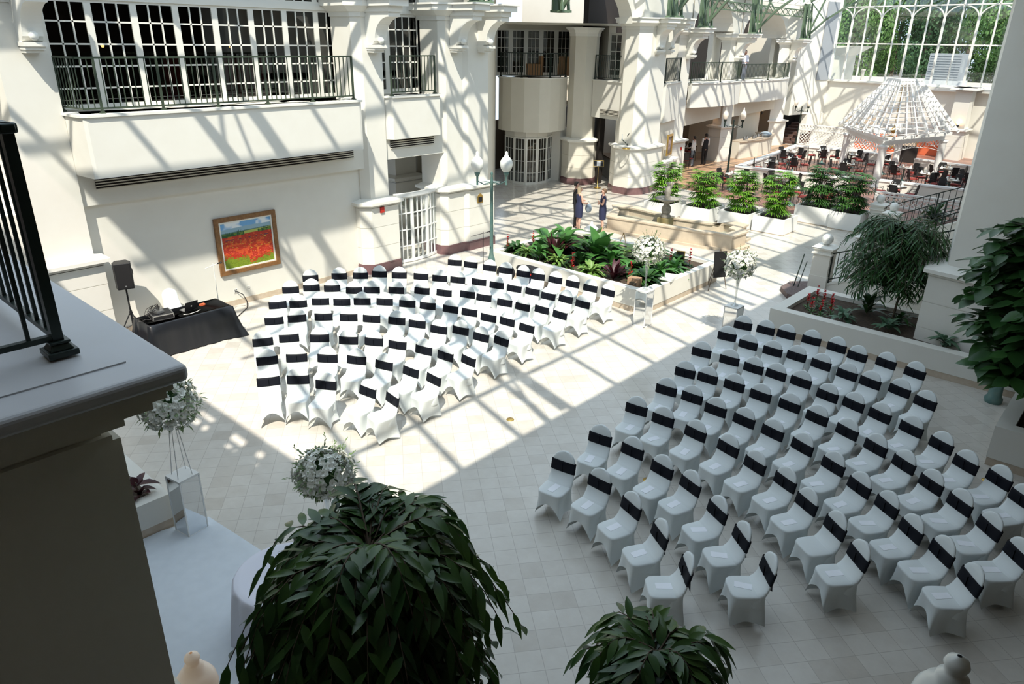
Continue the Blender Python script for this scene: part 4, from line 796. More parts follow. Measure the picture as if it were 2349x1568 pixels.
def plate(): return tag(MB().lathe([(.005, .005), (.07, .005), (.125, .02), (.12, .024), (.06, .012), (.005, .012)], (0, 0, 0), 14).build('plate', M['trim']), 'x', 'plate')
def glass_(): return tag(MB().lathe([(.03, 0), (.006, .01), (.006, .07), (.035, .1), (.038, .17), (.035, .17), (.03, .1)], (0, 0, 0), 10).build('drinking_glass', M['vase']), 'x', 'glass')
def napkin(): return tag(MB().prism([(-.06, -.05), (.06, -.05), (.06, .05), (-.06, .05)], 0, .14, [(-.01, -.01), (.01, -.01), (.01, .01), (-.01, .01)]).build('folded_napkin', M['trim']), 'x', 'napkin')
TB = [(-15.9, 33.6, 'by the lamp post, before the terrace wall'), (-13.9, 34.6, 'before the terrace wall, right of the lamp post'), (-12.4, 32.2, 'nearest the hall, behind the right fountain tub'), (-10.6, 33.2, 'behind the two long shaded tubs'),
      (-16.2, 38.6, 'just inside the near terrace wall'), (-15.9, 40.9, 'second row inside the terrace'), (-17.2, 43.6, 'at the left wall of the terrace'), (-16.0, 45.5, 'at the back wall, left end'), (-14.3, 45.3, 'at the back wall by the left gazebo column'),
      (-13.1, 41.2, 'under the gazebo, left side'), (-12.2, 44.3, 'under the middle of the gazebo'), (-10.6, 42.4, 'under the gazebo near its front column'), (-9.2, 41.2, 'right of the front gazebo column'), (-8.9, 43.8, 'beside the right gazebo column'), (-7.9, 40.0, 'behind the low wall at the stair'), (-7.2, 42.5, 'at the far right of the terrace'),
      (-9.2, 36.2, 'between the newel posts and the low wall'), (-21.3, 37.8, 'inside the restaurant entrance, right'), (-22.6, 37.0, 'inside the restaurant entrance, left'), (-22.6, 40.4, 'deep inside the restaurant')]
T0 = dtable(); D0 = dchair(); Pl0 = plate(); Gl0 = glass_(); Na0 = napkin(); first = True
rd = random.Random(4)
for i, (x, y, w_) in enumerate(TB):
    lab = 'round dark dining table '+w_
    if i == 0: q = T0; q.location = (x, y, .012); q['label'] = lab; q['group'] = 'dining tables on the terrace'
    else: dup(T0, lab, (x, y, .012), 0, 'dining tables on the terrace')
    a0 = rd.random()*6; side = ['first', 'second', 'third']
    nch = 4
    for k in range(nch):
        a = a0+2*PI*k/nch+rd.uniform(-.2, .2); cx, cy = x+.62*math.cos(a), y+.62*math.sin(a)
        lb = 'iron chair with red cushion, table '+w_
        gr = 'iron chairs at the table '+w_
        if first: q = D0; q.location = (cx, cy, .012); q.rotation_euler = (0, 0, a+PI/2); q['label'] = lb; q['group'] = gr; first = False
        else: dup(D0, lb, (cx, cy, .012), a+PI/2, gr)
    for k in range(3):
        a = a0+2*PI*k/3
        for src, rr, nm in ((Pl0, .27, 'white plate'), (Gl0, .14, 'drinking glass'), (Na0, .29, 'folded white napkin')):
            if src is Gl0 and k == 2: continue
            lb = nm+' on the table '+w_; gr = nm+'s on the table '+w_
            aa = a+(.9 if src is Na0 else 0.45 if src is Gl0 else 0); p = (x+rr*math.cos(aa), y+rr*math.sin(aa), .763)
            if i == 0 and k == 0: src.location = p; src['label'] = lb; src['group'] = gr
            else:
                q = src.copy(); col.objects.link(q); q.location = p; q['label'] = lb; q['group'] = gr
def armchair(label, x, y, rz, z):
    t = thing('armchair', label, 'armchair', (x, y, z), rz); MB().box(-.35, .35, -.3, .35, .1, .42).build('seat', M['tanch'], t); MB().box(-.35, .35, -.4, -.25, .1, .95).build('backrest', M['tanch'], t); MB().box(-.42, -.32, -.3, .35, .1, .6).build('arm', M['tanch'], t); MB().box(.32, .42, -.3, .35, .1, .6).build('arm', M['tanch'], t)
    for sx in (-.3, .3): MB().box(sx-.03, sx+.03, .25, .31, 0, .1).build('leg', M['iron'], t)
armchair('left tan armchair on the curved recess balcony', -24.2, 28.2, 2.4, 4.97); armchair('right tan armchair on the curved recess balcony', -23.4, 29.7, 0.6, 4.97)
for i, (y, lb) in enumerate(((8.9, 'left red armchair behind the long balcony windows'), (10.4, 'red armchair in the middle behind the long balcony windows'), (11.2, 'right red armchair behind the long balcony windows'))):
    t = thing('armchair', lb, 'armchair', (-20.2, y, 4.95), PI/2); MB().box(-.3, .3, -.3, .3, 0, .5).build('seat', M['red'], t); MB().box(-.3, .3, -.4, -.25, 0, 1.1).build('backrest', M['red'], t)
for i, (y, lb) in enumerate(((8.2, 'small lit lamp glowing behind the third window leaf'), (11.9, 'small lit lamp glowing behind the right windows'))):
    t = thing('room_lamp', lb, 'lamp', (-22.5, y, 6.3)); MB().ball((0, 0, 0), .05, 8).build('bulb', M['warm'], t); MB().tube((0, 0, .05), (0, 0, 2.9), .008, n=5).build('cord', M['iron'], t)

# ------------------------------------------------------------------ covered chairs
def supq(a, hx, hy, p=4.5):
    c, s_ = math.cos(a), math.sin(a); k = (abs(c)**p+abs(s_)**p)**(-1/p); return c*k*hx, s_*k*hy
def cover():
    m = MB(); n = 64; hx, hy = .205, .215; rows = 9; V = []; F = []
    for j in range(rows+1):
        u = j/rows
        for i in range(n):
            a = 2*PI*i/n+PI/4; cx, cy = supq(a, hx, hy)
            cor = abs(math.sin(2*a))**2.2; sidepos = min(abs(cx)/hx, abs(cy)/hy)
            fb = abs(cy)/hy > abs(cx)/hx; A_ = (.275 if cy > 0 else .2) if fb else .085
            arch = A_*math.sqrt(max(0, 1-min(1, sidepos/.93)**2.2))
            z = .44*(1-u)+arch*u; fl = (1-u*(.44-arch)/.44)
            drop = (.44-z)/.44; out = 1+(.30*cor)*drop**1.5-.06*(1-cor)*math.sin(PI*min(1, drop*1.3))
            
            inn = 1-(.0 if fb else .16)*(1-sidepos**4)*math.sin(PI*min(1, drop*.9)); V.append((cx*out*inn, cy*out+.0, z))
    for j in range(rows):
        for i in range(n): F.append((j*n+i, (j+1)*n+i, (j+1)*n+(i+1) % n, j*n+(i+1) % n))
    # seat top
    o = len(V); rs = [(1.0, .455), (.97, .466), (.9, .472), (.6, .478), (.25, .48)]
    for r_, z in rs:
        for i in range(n):
            a = 2*PI*i/n+PI/4; cx, cy = supq(a, hx*r_, hy*r_); V.append((cx, cy, z))
    for i in range(n): F.append((i, (i+1) % n, o+(i+1) % n, o+i))
    for j in range(len(rs)-1):
        for i in range(n): F.append((o+j*n+i, o+j*n+(i+1) % n, o+(j+1)*n+(i+1) % n, o+(j+1)*n+i))
    F.append(tuple(o+(len(rs)-1)*n+i for i in range(n)))
    m.add(V, F, True)
    # back
    V = []; F = []; nb_ = 28; zs = [.30, .40, .46, .50, .55, .6, .66, .72, .78, .83, .87, .90, .925, .938, .942]
    for z in zs:
        wz = .205 if z < .5 else .205-.02*min(1, (z-.5)/.25)
        if z > .79: wz = .185*math.sqrt(max(.004, 1-((z-.79)/.153)**2))
        th = .027+.09*math.exp(-max(0, z-.44)/.045); 
        if z > .92: th *= .7
        yc = -.185-.09*max(0, (z-.46)/.48)+(.09*math.exp(-max(0, z-.44)/.045))*.85
        for i in range(nb_):
            a = 2*PI*i/nb_; cx, cy = supq(a, wz, th, 2.6); V.append((cx, yc+cy-.02*(1-(cx/.21)**2)*(z > .5), z))
    for j in range(len(zs)-1):
        for i in range(nb_): F.append((j*nb_+i, j*nb_+(i+1) % nb_, (j+1)*nb_+(i+1) % nb_, (j+1)*nb_+i))
    F.append(tuple((len(zs)-1)*nb_+i for i in range(nb_)))
    m.add(V, F, True); return m
def sash():
    V = []; F = []; n = 28; zs = [.635, .64, .67, .71, .75, .795, .80]
    for j, z in enumerate(zs):
        e = .004 if j in (0, 6) else .0085; yc = -.185-.09*((z-.46)/.48)+(.09*math.exp(-(z-.44)/.045))*.85
        for i in range(n):
            a = 2*PI*i/n; cx, cy = supq(a, .197+e, .028+e, 2.8); V.append((cx, yc+cy-.02*(1-(cx/.21)**2)+.0, z+.004*math.sin(3*a+j)))
    for j in range(len(zs)-1):
        for i in range(n): F.append((j*n+i, j*n+(i+1) % n, (j+1)*n+(i+1) % n, (j+1)*n+i))
    m = MB().add(V, F, True)
    m.box(-.03, .03, -.315, -.262, .68, .76); m.add([(-.02, -.30, .7), (.03, -.29, .7), (.07, -.31, .44), (.0, -.32, .40), (-.03, -.28, .7), (-.09, -.30, .47)], [(0, 1, 2, 3), (0, 3, 5, 4)])
    m.box(-.0025, .0025, -.203, -.186, .645, .79); return m
def sashfront(): return None
C0 = thing('covered_chair', 'x', 'chair'); cover().build('cover', M['cover'], C0); sash().build('sash', M['black'], C0)
PR = tag(MB().box(-.052, .052, -.105, .105, 0, .003).box(-.03, .03, -.085, -.06, .003, .0034).build('programme', M['paper']), 'x', 'programme')
rr = random.Random(11); used = [False, False]
def ordn(i, n): return 'first' if i == 0 else ('last' if i == n-1 else ORD[i+1])
BL = (('left', 'sunlit', G1, (-9.48, 4.95)), ('right', 'shaded', G2, (-5.12, 4.65)))
for side, adj, rows_, (ccx, ccy) in BL:
    for r_, row in enumerate(rows_):
        n = len(row); order = row[::-1] if side == 'left' else row
        for i, (x, y) in enumerate(order):
            ang = math.atan2(-(ccx-x), ccy-y)
            rn = 'front row' if r_ == 0 else ('back row' if r_ == len(rows_)-1 else ORD[r_+1]+' row')
            pos = 'white covered chair with black sash, %s from aisle, %s of %s block' % (ORD[i+1] if i < n-1 else 'farthest', rn, adj)
            if not used[0]: c = C0; c.location = (x, y, 0); c.rotation_euler = (0, 0, ang); c['label'] = pos; c['group'] = 'white covered chairs of the %s block' % adj; used[0] = True
            else: c = dup(C0, pos, (x, y, 0), ang+rr.uniform(-.04, .04), 'white covered chairs of the %s block' % adj)
            if side == 'right' or r_ == 0:
                if side == 'right' and (r_, i) in ((2, 7), (4, 3)): continue
                lb = 'paper programme on chair %s from aisle, %s of %s block' % (ORD[i+1] if i < n-1 else 'farthest', rn, adj)
                if not used[1]: p = PR; used[1] = True
                else: p = PR.copy(); col.objects.link(p)
                p['label'] = lb; p['group'] = 'programmes on the chairs'; fx_, fy_ = -math.sin(ang), math.cos(ang)
                p.location = (x+fx_*.03+rr.uniform(-.02, .02), y+fy_*.03+rr.uniform(-.02, .02), .4795); p.rotation_euler = (0, 0, ang-.12+rr.uniform(-.3, .3))
c = dup(C0, 'white covered chair without a visible sash, behind the black table', (-17.0, 6.75, 0), -PI/2, None); del c['group']; [bpy.data.objects.remove(q) for q in list(c.children) if q.name.startswith('sash')]
for k, (x, y, lb) in enumerate([(-16.5, 11.2, 'lone covered chair with a slanted sash, nearest the wall behind the left block')]): pass
# extra back-edge chairs whose backs show by the microphone were part of the back row
for k, (x, y, z, lb) in enumerate([(-8.05, 8.95, 0, 'small round brass floor cover beside the aisle of the left block'), (-5.05, 9.0, 0, 'small round brass floor cover under the shaded right block'), (-.95, 12.9, 0, 'small dark round floor cover near the right planter')]):
    tag(MB().lathe([(.001, 0), (.075, 0), (.07, .008), (.001, .01)], (0, 0, 0), 16).build('floor_cover', M['gold'], loc=(x, y, 0)), lb, 'floor outlet cover')
# ------------------------------------------------------------------ altar carpet, round table, pedestals
o = MB().prism([(-9.42, 2.0), (-9.42, 3.0), (-9.25, 3.62), (-8.0, 3.75), (-5.8, 4.0), (-4.6, 1.5), (-4.6, .5), (-9.4, .4)], 0, .02).build('white_carpet', M['carpet']); tag(o, 'white carpet laid on the tiles at the bottom left', 'carpet')
t = thing('round_table', 'round table under a long pale cloth beside the big tree', 'table', (-6.5, 3.3, 0))
n = 72; V = []; F = []; 
for j, (r_, z) in enumerate([(.01, .76), (.5, .76), (.565, .758), (.585, .745), (.60, .70), (.62, .5), (.65, .25), (.67, .0)]):
    for i in range(n):
        a = 2*PI*i/n; f_ = max(0, (j-3)/4)*.05*math.sin(a*16+.6*math.sin(a*5)); V.append(((r_+f_)*math.cos(a), (r_+f_)*math.sin(a), z+.02))
for j in range(7):
    for i in range(n): F.append((j*n+i, j*n+(i+1) % n, (j+1)*n+(i+1) % n, (j+1)*n+i))
MB().add(V, F, True).build('tablecloth', M['wcloth'], t); MB().lathe([(.01, .74), (.56, .74), (.56, .76), (.01, .76)], (0, 0, 0), 24).build('tabletop', M['wood'], t)
def pedestal(label, x, y, rz, a=.16, h=.92, frame='gloss'):
    t = thing('mirrored_pedestal', label, 'pedestal', (x, y, 0), rz); e = .018
    MB().box(-a+.006, a-.006, -a+.006, a-.006, .02, h-.015).build('mirror_panel', M['mirror'], t)
    m = MB()
    for sx in (-1, 1):
        for sy in (-1, 1): m.box(min(sx*a, sx*(a-e)), max(sx*a, sx*(a-e)), min(sy*a, sy*(a-e)), max(sy*a, sy*(a-e)), 0, h)
    for z0 in (0, h-.02):
        m.ring([(-a, -a), (a, -a), (a, a), (-a, a)], [(-a+e, -a+e), (a-e, -a+e), (a-e, a-e), (-a+e, a-e)], z0, z0+.022)
    m.build('pedestal_frame', M[frame], t); MB().box(-a, a, -a, a, h, h+.012).build('top_plate', M[frame], t); return t
RF = random.Random(3)
def leafm(specs, nseg=3):
    """specs: (pos, dir, up, length, width, droop)"""
    m = MB()
    for p, d, u, L_, W_, dr in specs:
        p = Vector(p); d = Vector(d).normalized(); u = Vector(u); s_ = d.cross(u)
        if s_.length < 1e-3: s_ = d.cross(Vector((1, .3, 0)))
        s_.normalize(); u = s_.cross(d); V = []
        for k in range(nseg+1):
            t_ = k/nseg; w_ = W_*.5*math.sin(PI*(.06+.9*t_)**.85) if 0 < k < nseg else W_*.03
            c_ = p+d*L_*t_+Vector((0, 0, -1))*dr*L_*t_*t_; V += [c_-s_*w_+u*w_*.25, c_, c_+s_*w_+u*w_*.25]
        m.add(V, [(k*3+j, k*3+j+1, k*3+j+4, k*3+j+3) for k in range(nseg) for j in (0, 1)], True)
    return m
def flower_arr(label, x, y, z0, h, R_, seed, stand='trumpet', squash=.85, dens=150):
    r_ = random.Random(seed); t = thing('flower_arrangement', label, 'flowers', (x, y, z0)); ctr = Vector((0, 0, h))
    m = MB()
    for k in range(dens):
        u = r_.random(); th = r_.random()*2*PI; ph = math.acos(1-1.85*u); rad = R_*(r_.uniform(.72, 1.0))
        c_ = ctr+Vector((math.sin(ph)*math.cos(th)*rad, math.sin(ph)*math.sin(th)*rad, math.cos(ph)*rad*squash)); s_ = r_.uniform(.035, .065)
        ax = (c_-ctr).normalized(); q = ax.to_track_quat('Z', 'Y')
        for ring_, (npet, lr, tilt) in enumerate(((5, 1.0, .35), (4, .6, .9))):
            for j in range(npet):
                a = 2*PI*j/npet+k+ring_; X = q @ Vector((math.cos(a), math.sin(a), tilt)); Y = q @ Vector((-math.sin(a), math.cos(a), 0)); e = c_+X*s_*lr
                m.add([c_, c_+X*s_*lr*.6-Y*s_*.45, e, c_+X*s_*lr*.6+Y*s_*.45], [(0, 1, 2, 3)])
    m.build('blossoms', M['petal'], t)
    sp = []
    for k in range(int(dens*1.0)):
        th = r_.random()*2*PI; ph = math.acos(1-1.85*r_.random()); dirv = Vector((math.sin(ph)*math.cos(th), math.sin(ph)*math.sin(th), math.cos(ph)*squash)); p = ctr+dirv*R_*r_.uniform(.55, .98); sp.append((p, dirv+Vector((r_.uniform(-.4, .4), r_.uniform(-.4, .4), r_.uniform(-.2, .5))), (0, 0, 1), r_.uniform(.06, .12), r_.uniform(.02, .035), .3))
    for k in range(14):     # longer sprigs
        th = r_.random()*2*PI; ph = r_.uniform(.1, 1.7); d_ = Vector((math.sin(ph)*math.cos(th), math.sin(ph)*math.sin(th), math.cos(ph)))
        for j in range(9):
            p = ctr+d_*(R_*(.85+.05*j)); sp.append((p, d_+Vector((r_.uniform(-.8, .8), r_.uniform(-.8, .8), .3)), (0, 0, 1), .05, .018, .1))
    leafm(sp, 2).build('greenery', M['l_eu'], t)
    MB().ball(tuple(ctr), R_*.55, 10).build('floral_foam', M['l_dark'], t)
    hb = h-R_*.6
    if stand == 'trumpet': MB().lathe([(.09, 0), (.09, .015), (.03, .05), (.018, .15), (.03, hb*.6), (.07, hb), (.066, hb), (.026, hb*.6)], (0, 0, 0), 18).build('glass_vase', M['vase'], t)
    else:
        c = MB()
        for sx, sy in ((-1, -1), (1, -1), (1, 1), (-1, 1)): c.tube((.1*sx, .1*sy, 0), (.03*sx, .03*sy, hb), .007, n=6)
        c.build('wire_stand', M['gloss'], t)
    return t
pedestal('mirrored pedestal standing on the white carpet at the left', -9.17, 3.33, math.radians(10))
flower_arr('tall white flower arrangement on the left mirrored pedestal', -9.17, 3.33, .93, 1.12, .40, 1, 'wire', .95, 380)
pedestal('mirrored pedestal hidden below the big tree', -6.75, 4.1, math.radians(20))
flower_arr('white flower arrangement just above the big tree top', -6.75, 4.1, .93, .75, .38, 2, 'trumpet', .75, 360)
pedestal('white-edged mirrored pedestal at the corner of the middle planter', -9.0, 14.95, 0, .17)
flower_arr('dense white flower ball above the pedestal at the middle planter', -9.0, 14.95, .93, 1.0, .40, 5, 'trumpet', .9, 340)
pedestal('white-edged mirrored pedestal on the far side of the aisle', -6.85, 15.45, .0, .17)
flower_arr('looser white and green flower ball on the far aisle pedestal', -6.85, 15.45, .93, 1.0, .36, 6, 'trumpet', .95, 240)
# ------------------------------------------------------------------ music corner
t = thing('draped_table', 'rectangular table covered by a black satin cloth against the wall', 'table', (-15.95, 6.5, 0))
tx, ty = .38, .95; n = 96; V = []; F = []
def rectp(s_, hx, hy):
    P = 4*(hx+hy)*(s_ % 1); 
    for L_, a, d_ in ((2*hx, (-hx, -hy), (1, 0)), (2*hy, (hx, -hy), (0, 1)), (2*hx, (hx, hy), (-1, 0)), (2*hy, (-hx, hy), (0, -1))):
        if P <= L_: return a[0]+d_[0]*P, a[1]+d_[1]*P
        P -= L_
    return -hx, -hy
for j, (e, z) in enumerate([(-.02, .765), (.0, .76), (.012, .745), (.03, .5), (.06, .25), (.1, .02)]):
    for i in range(n):
        s_ = i/n; x, y = rectp(s_, tx, ty); nx, ny = x/tx, y/ty; L_ = 1 if max(abs(nx), abs(ny)) > 0 else 0; cor = min(abs(nx), abs(ny))**6
        f_ = e*(1+1.2*cor)+max(0, j-2)/3*.022*math.sin(i*1.35+math.sin(i*.4)*2); mg = max(abs(nx), abs(ny)); V.append((x+(math.copysign(1, x) if abs(nx) > .999 else 0)*f_, y+(math.copysign(1, y) if abs(ny) > .999 else 0)*f_, z))
for j in range(5):
    for i in range(n): F.append((j*n+i, j*n+(i+1) % n, (j+1)*n+(i+1) % n, (j+1)*n+i))
F.append(tuple(range(n)))
MB().add(V, F, True).build('tablecloth', M['cloth'], t); MB().box(-tx+.02, tx-.02, -ty+.02, ty-.02, .7, .755).build('tabletop', M['wood'], t)
t = thing('equipment_case', 'silver-edged black equipment case on the black table', 'case', (-15.95, 5.98, .768), -.15)
MB().box(-.22, .22, -.22, .22, 0, .11).build('case_body', M['blackp'], t); m = MB(); a = .225
for z0 in (0, .1): m.ring([(-a, -a), (a, -a), (a, a), (-a, a)], [(-a+.02, -a+.02), (a-.02, -a+.02), (a-.02, a-.02), (-a+.02, a-.02)], z0, z0+.02)
for sx in (-1, 1):
    for sy in (-1, 1): m.box(min(sx*a, sx*(a-.02)), max(sx*a, sx*(a-.02)), min(sy*a, sy*(a-.02)), max(sy*a, sy*(a-.02)), 0, .12)
m.build('metal_edging', M['metal'], t)
t = thing('audio_mixer', 'small audio mixer with tangled black cables on the case', 'mixer', (-15.98, 5.93, .89), .2); MB().box(-.12, .12, -.09, .09, 0, .05).build('body', M['metal'], t)
m = MB(); r_ = random.Random(8)
for k in range(9):
    x0, y0 = r_.uniform(-.1, .1), r_.uniform(-.08, .08); m.path([(x0, y0, .05), (x0+r_.uniform(-.05, .05), y0, .12+.05*r_.random()), (x0+r_.uniform(-.15, .15), y0-.1, .08), (x0-.1, y0-.2, -.05)], .006, 5)
m.build('cable', M['iron'], t)
tag(MB().path([(0, 0, .01), (.1, -.1, .03), (.05, -.22, .01), (-.08, -.15, .04), (.02, -.03, .02), (.12, .05, .015), (.0, .1, .01)], .01, 6).build('cable_bundle', M['iron'], loc=(-16.0, 5.68, .77)), 'tangle of black cables at the left end of the black table', 'cables')
t = thing('laptop', 'open dark laptop on the black table', 'laptop', (-16.0, 6.62, .768), PI/2+.15)
MB().box(-.16, .16, -.11, .11, 0, .015).build('base', M['metal'], t); q = MB().box(-.16, .16, -.006, .006, 0, .22).build('screen_lid', M['blackp'], t); q.location = (0, -.11, .015); q.rotation_euler = (.28, 0, 0)
m = MB().prism([(-.012, -.002), (.012, -.002), (.012, .002), (-.012, .002)], .09, .12); m.build('lid_mark', M['trim'], q, loc=(0, -.008, 0))
lid2 = q
tag(MB().path([(0, 0, 0), (.06, -.1, 0), (.1, -.3, 0), (.05, -.42, 0)], .008, 5).build('white_cable', M['trim'], loc=(-15.78, 6.8, .775)), 'white cable curling beside the laptop', 'cable')
tag(MB().box(-.04, .04, -.06, .06, 0, .04).ball((.06, .02, .03), .03, 8).build('orange_cloth', M['coral'], loc=(-16.05, 6.98, .766)), 'small orange cloth on the black table beside the laptop', 'cloth')
def speaker(label, x, y, rz):
    t = thing('loudspeaker', label, 'loudspeaker', (x, y, 1.28), rz)
    bev(MB().prism([(-.17, -.18), (.17, -.18), (.19, 0), (.12, .18), (-.12, .18), (-.19, 0)], 0, .6).build('cabinet', M['blackp'], t), .015); MB().box(-.15, .15, -.19, -.178, .03, .57).build('grille', M['iron'], t)
    MB().box(-.02, .02, -.195, -.19, .06, .09).build('badge', M['metal'], t); MB().box(.182, .2, -.05, .05, .3, .42).build('handle', M['iron'], t)
speaker('black loudspeaker on a tripod stand beside the painting wall', -17.0, 5.72, math.radians(75))
t = thing('speaker_stand', 'black tripod stand carrying the loudspeaker', 'stand', (-17.0, 5.72, 0)); MB().tube((0, 0, .35), (0, 0, 1.28), .02).build('pole', M['blackp'], t); MB().tube((0, 0, .62), (0, 0, .7), .035).build('collar', M['blackp'], t)
for k in range(3): a = 2*PI*k/3+.5; MB().tube((.03*math.cos(a), .03*math.sin(a), .65), (.42*math.cos(a), .42*math.sin(a), .01), .014).tube((.25*math.cos(a), .25*math.sin(a), .28), (0, 0, .38), .008).build('leg', M['blackp'], t)
tag(MB().path([(0, 0, .95), (.03, .05, .6), (.3, .15, .45), (.7, .1, .72), (.9, .0, .78)], .008, 5).build('speaker_cable', M['iron'], loc=(-16.98, 5.7, 0)), 'black cable sagging from the speaker stand to the table', 'cable')
def micstand(label, x, y, h, m_, rz, boom=.35, z0=0):
    t = thing('microphone_stand', label, 'microphone stand', (x, y, z0), rz); MB().tube((0, 0, .03), (0, 0, h), .012, .009).build('pole', M[m_], t)
    for k in range(3): a = 2*PI*k/3; MB().tube((0, 0, .14), (.28*math.cos(a), .28*math.sin(a), .01), .009).build('leg', M[m_], t)
    MB().tube((.1, 0, h-.02), (-boom, 0, h-.14), .009).build('boom', M[m_], t); MB().tube((.1, 0, h-.02), (.17, 0, h+.0), .016).ball((.19, 0, h+.005), .027, 8).build('microphone', M['blackp'], t)
micstand('black microphone stand beside the lamp post at the back of the left block', -14.45, 14.75, 1.46, 'blackp', math.radians(48))
micstand('white microphone stand between the black table and the painting', -16.75, 7.7, 1.5, 'gloss', math.radians(48), .2)
t = thing('easel', 'wooden tripod easel holding a dark poster in front of the far aisle pedestal', 'easel', (-8.95, 18.85, 0), math.radians(60))
for p in ((-.3, 0, .01), (.3, 0, .01), (0, .5, .01)): MB().tube(p, (0, .08, 1.22), .012, n=6).build('leg', M['bark'], t)
q = MB().box(-.2, .2, -.012, .012, 0, .75).build('poster_board', M['iron'], t); q.location = (0, -.03, .4); q.rotation_euler = (-.12, 0, 0)
t = thing('serving_tray', 'small white folding tray on the right rim of the middle planter', 'tray', (-9.55, 17.0, .64), .2); MB().box(-.2, .2, -.28, .28, 0, .03).build('top', M['gloss'], t); MB().ring([(-.2, -.28), (.2, -.28), (.2, .28), (-.2, .28)], [(-.18, -.26), (.18, -.26), (.18, .26), (-.18, .26)], .03, .07).build('rim', M['gloss'], t)
t = thing('cardboard_box', 'brown cardboard box in the planter behind the front pedestal', 'box', (-9.95, 15.95, .55), .2); MB().box(-.16, .16, -.12, .12, 0, .26).build('carton', M['card'], t); MB().box(-.1, .1, -.123, -.12, .08, .16).build('tape_label', M['bark'], t)
t = thing('card_holder', 'small framed card standing at the back of the middle planter', 'card', (-10.3, 18.95, .55), .5); MB().ring([(-.13, 0), (.13, 0), (.13, .34), (-.13, .34)], [(-.1, .03), (.1, .03), (.1, .31), (-.1, .31)], 0, .02).build('frame', M['gold'], t).rotation_euler = (PI/2, 0, 0); MB().box(-.1, .1, -.012, 0, .03, .31).build('panel', M['iron'], t)
t = thing('small_easel', 'tiny gold easel standing on the back rim of the planter', 'easel', (-12.6, 19.3, .63), .3)
for a in (-.1, .1): MB().tube((a, 0, 0), (0, .03, .34), .01, n=5).build('leg', M['gold'], t)
MB().tube((0, .15, 0), (0, .03, .34), .01, n=5).build('leg', M['gold'], t)
t = thing('urn', 'white lidded urn behind the middle planter near the standing people', 'urn', (-14.3, 19.9, 0)); MB().lathe([(.16, 0), (.18, .04), (.14, .08), (.2, .4), (.23, .62), (.21, .66)], (0, 0, 0), 18).build('body', M['gloss'], t); MB().lathe([(.25, .66), (.25, .7), (.16, .78), (.06, .84), (.05, .88), (.03, .93), (.001, .95)], (0, 0, 0), 18).build('lid', M['gloss'], t)
for k, (x, y, z, rz, lb, m2) in enumerate([(-12.9, 15.0, 0, .1, 'black guitar gig bag lying against the middle planter, right one', 'redbit'), (-13.7, 14.9, 0, .5, 'black rucksack against the middle planter, left one', 'navy')]):
    t = thing('gig_bag', lb, 'bag', (x, y, z), rz); c = MB(); c.ball((0, 0, 0), 1, 14); q = c.build('body', M['ink'], t); q.scale = (.5 if k == 0 else .28, .17, .14 if k == 0 else .26); q.location = (0, .1, .55 if k == 0 else .32)
    q2 = MB().box(-.3 if k == 0 else -.15, .3 if k == 0 else .15, -.07, -.05, -.02, .02).build('trim_stripe', M[m2], t); q2.location = (0, .0, .48 if k == 0 else .35)
    MB().path([(-.15, .0, .62 if k == 0 else .5), (0, -.05, .72 if k == 0 else .62), (.15, 0, .62 if k == 0 else .5)], .012, 5).build('handle', M['ink'], t)
    MB().box(-.25, .25, -.02, .2, 0, .42 if k == 0 else .08).build('base_case', M['navy'], t)
t = thing('linen_cart', 'cart heaped with crumpled pale linen beyond the near ledge', 'cart', (-15.6, 3.3, 0), .2); MB().box(-.5, .5, -.3, .3, 0, .8).build('body', M['wcloth'], t)
c = MB()
for k in range(9): c.ball((RF.uniform(-.4, .4), RF.uniform(-.2, .2), .82+RF.uniform(0, .08)), RF.uniform(.12, .2), 10, .6)
c.build('linen', M['wcloth'], t)
# ------------------------------------------------------------------ plants
def fan_palm(label, x, y, z, R_, H_, seed, m='l_palm', nf=130, grp=None):
    r_ = random.Random(seed); t = thing('potted_palm', label, 'palm', (x, y, z), group=grp); sp = []; st = MB()
    for k in range(7):
        a = r_.random()*6.28; st.tube((.08*math.cos(a), .08*math.sin(a), -.05), (.16*math.cos(a), .16*math.sin(a), H_*.55), .014, .008, 5)
    for k in range(nf):
        a = r_.random()*2*PI; hh = r_.random(); el = r_.uniform(-.1, 1.1); rr_ = R_*(.15+.7*r_.random())*(1.15-.6*abs(hh-.5))
        c = Vector((rr_*math.cos(a)*math.cos(el*.7), rr_*math.sin(a)*math.cos(el*.7), H_*(.10+.74*hh)+.1*math.sin(el))); d = Vector((math.cos(a), math.sin(a), .25+.4*(hh-.4)))
        st.tube((.1*math.cos(a), .1*math.sin(a), H_*(.15+.5*hh)), c, .005, .004, 4, False)
        for j in range(8):
            b = (j-3.5)*.36; q = Vector((d.x*math.cos(b)-d.y*math.sin(b), d.x*math.sin(b)+d.y*math.cos(b), d.z-.12*abs(j-3.5)*.5)); sp.append((c, q, (0, 0, 1), r_.uniform(.26, .38)*R_/.6, .06, .4))
    leafm(sp, 3).build('fronds', M[m], t); st.build('stems', M['bark'], t); return t
for i, (x, y, lb) in enumerate([(-15.28, 26.3, 'bushy bright fan palm in the tub at the left end of the fountain'), (-13.73, 26.65, 'bushy bright fan palm, second from the left behind the fountain'), (-12.23, 26.9, 'bushy bright fan palm, third from the left behind the fountain'), (-10.88, 27.05, 'bushy bright fan palm in the tub at the right end of the fountain')]):
    fan_palm(lb, x, y, .5, .62, [1.95, 1.65, 1.85, 1.95][i], 20+i, grp='bright fan palms behind the fountain')
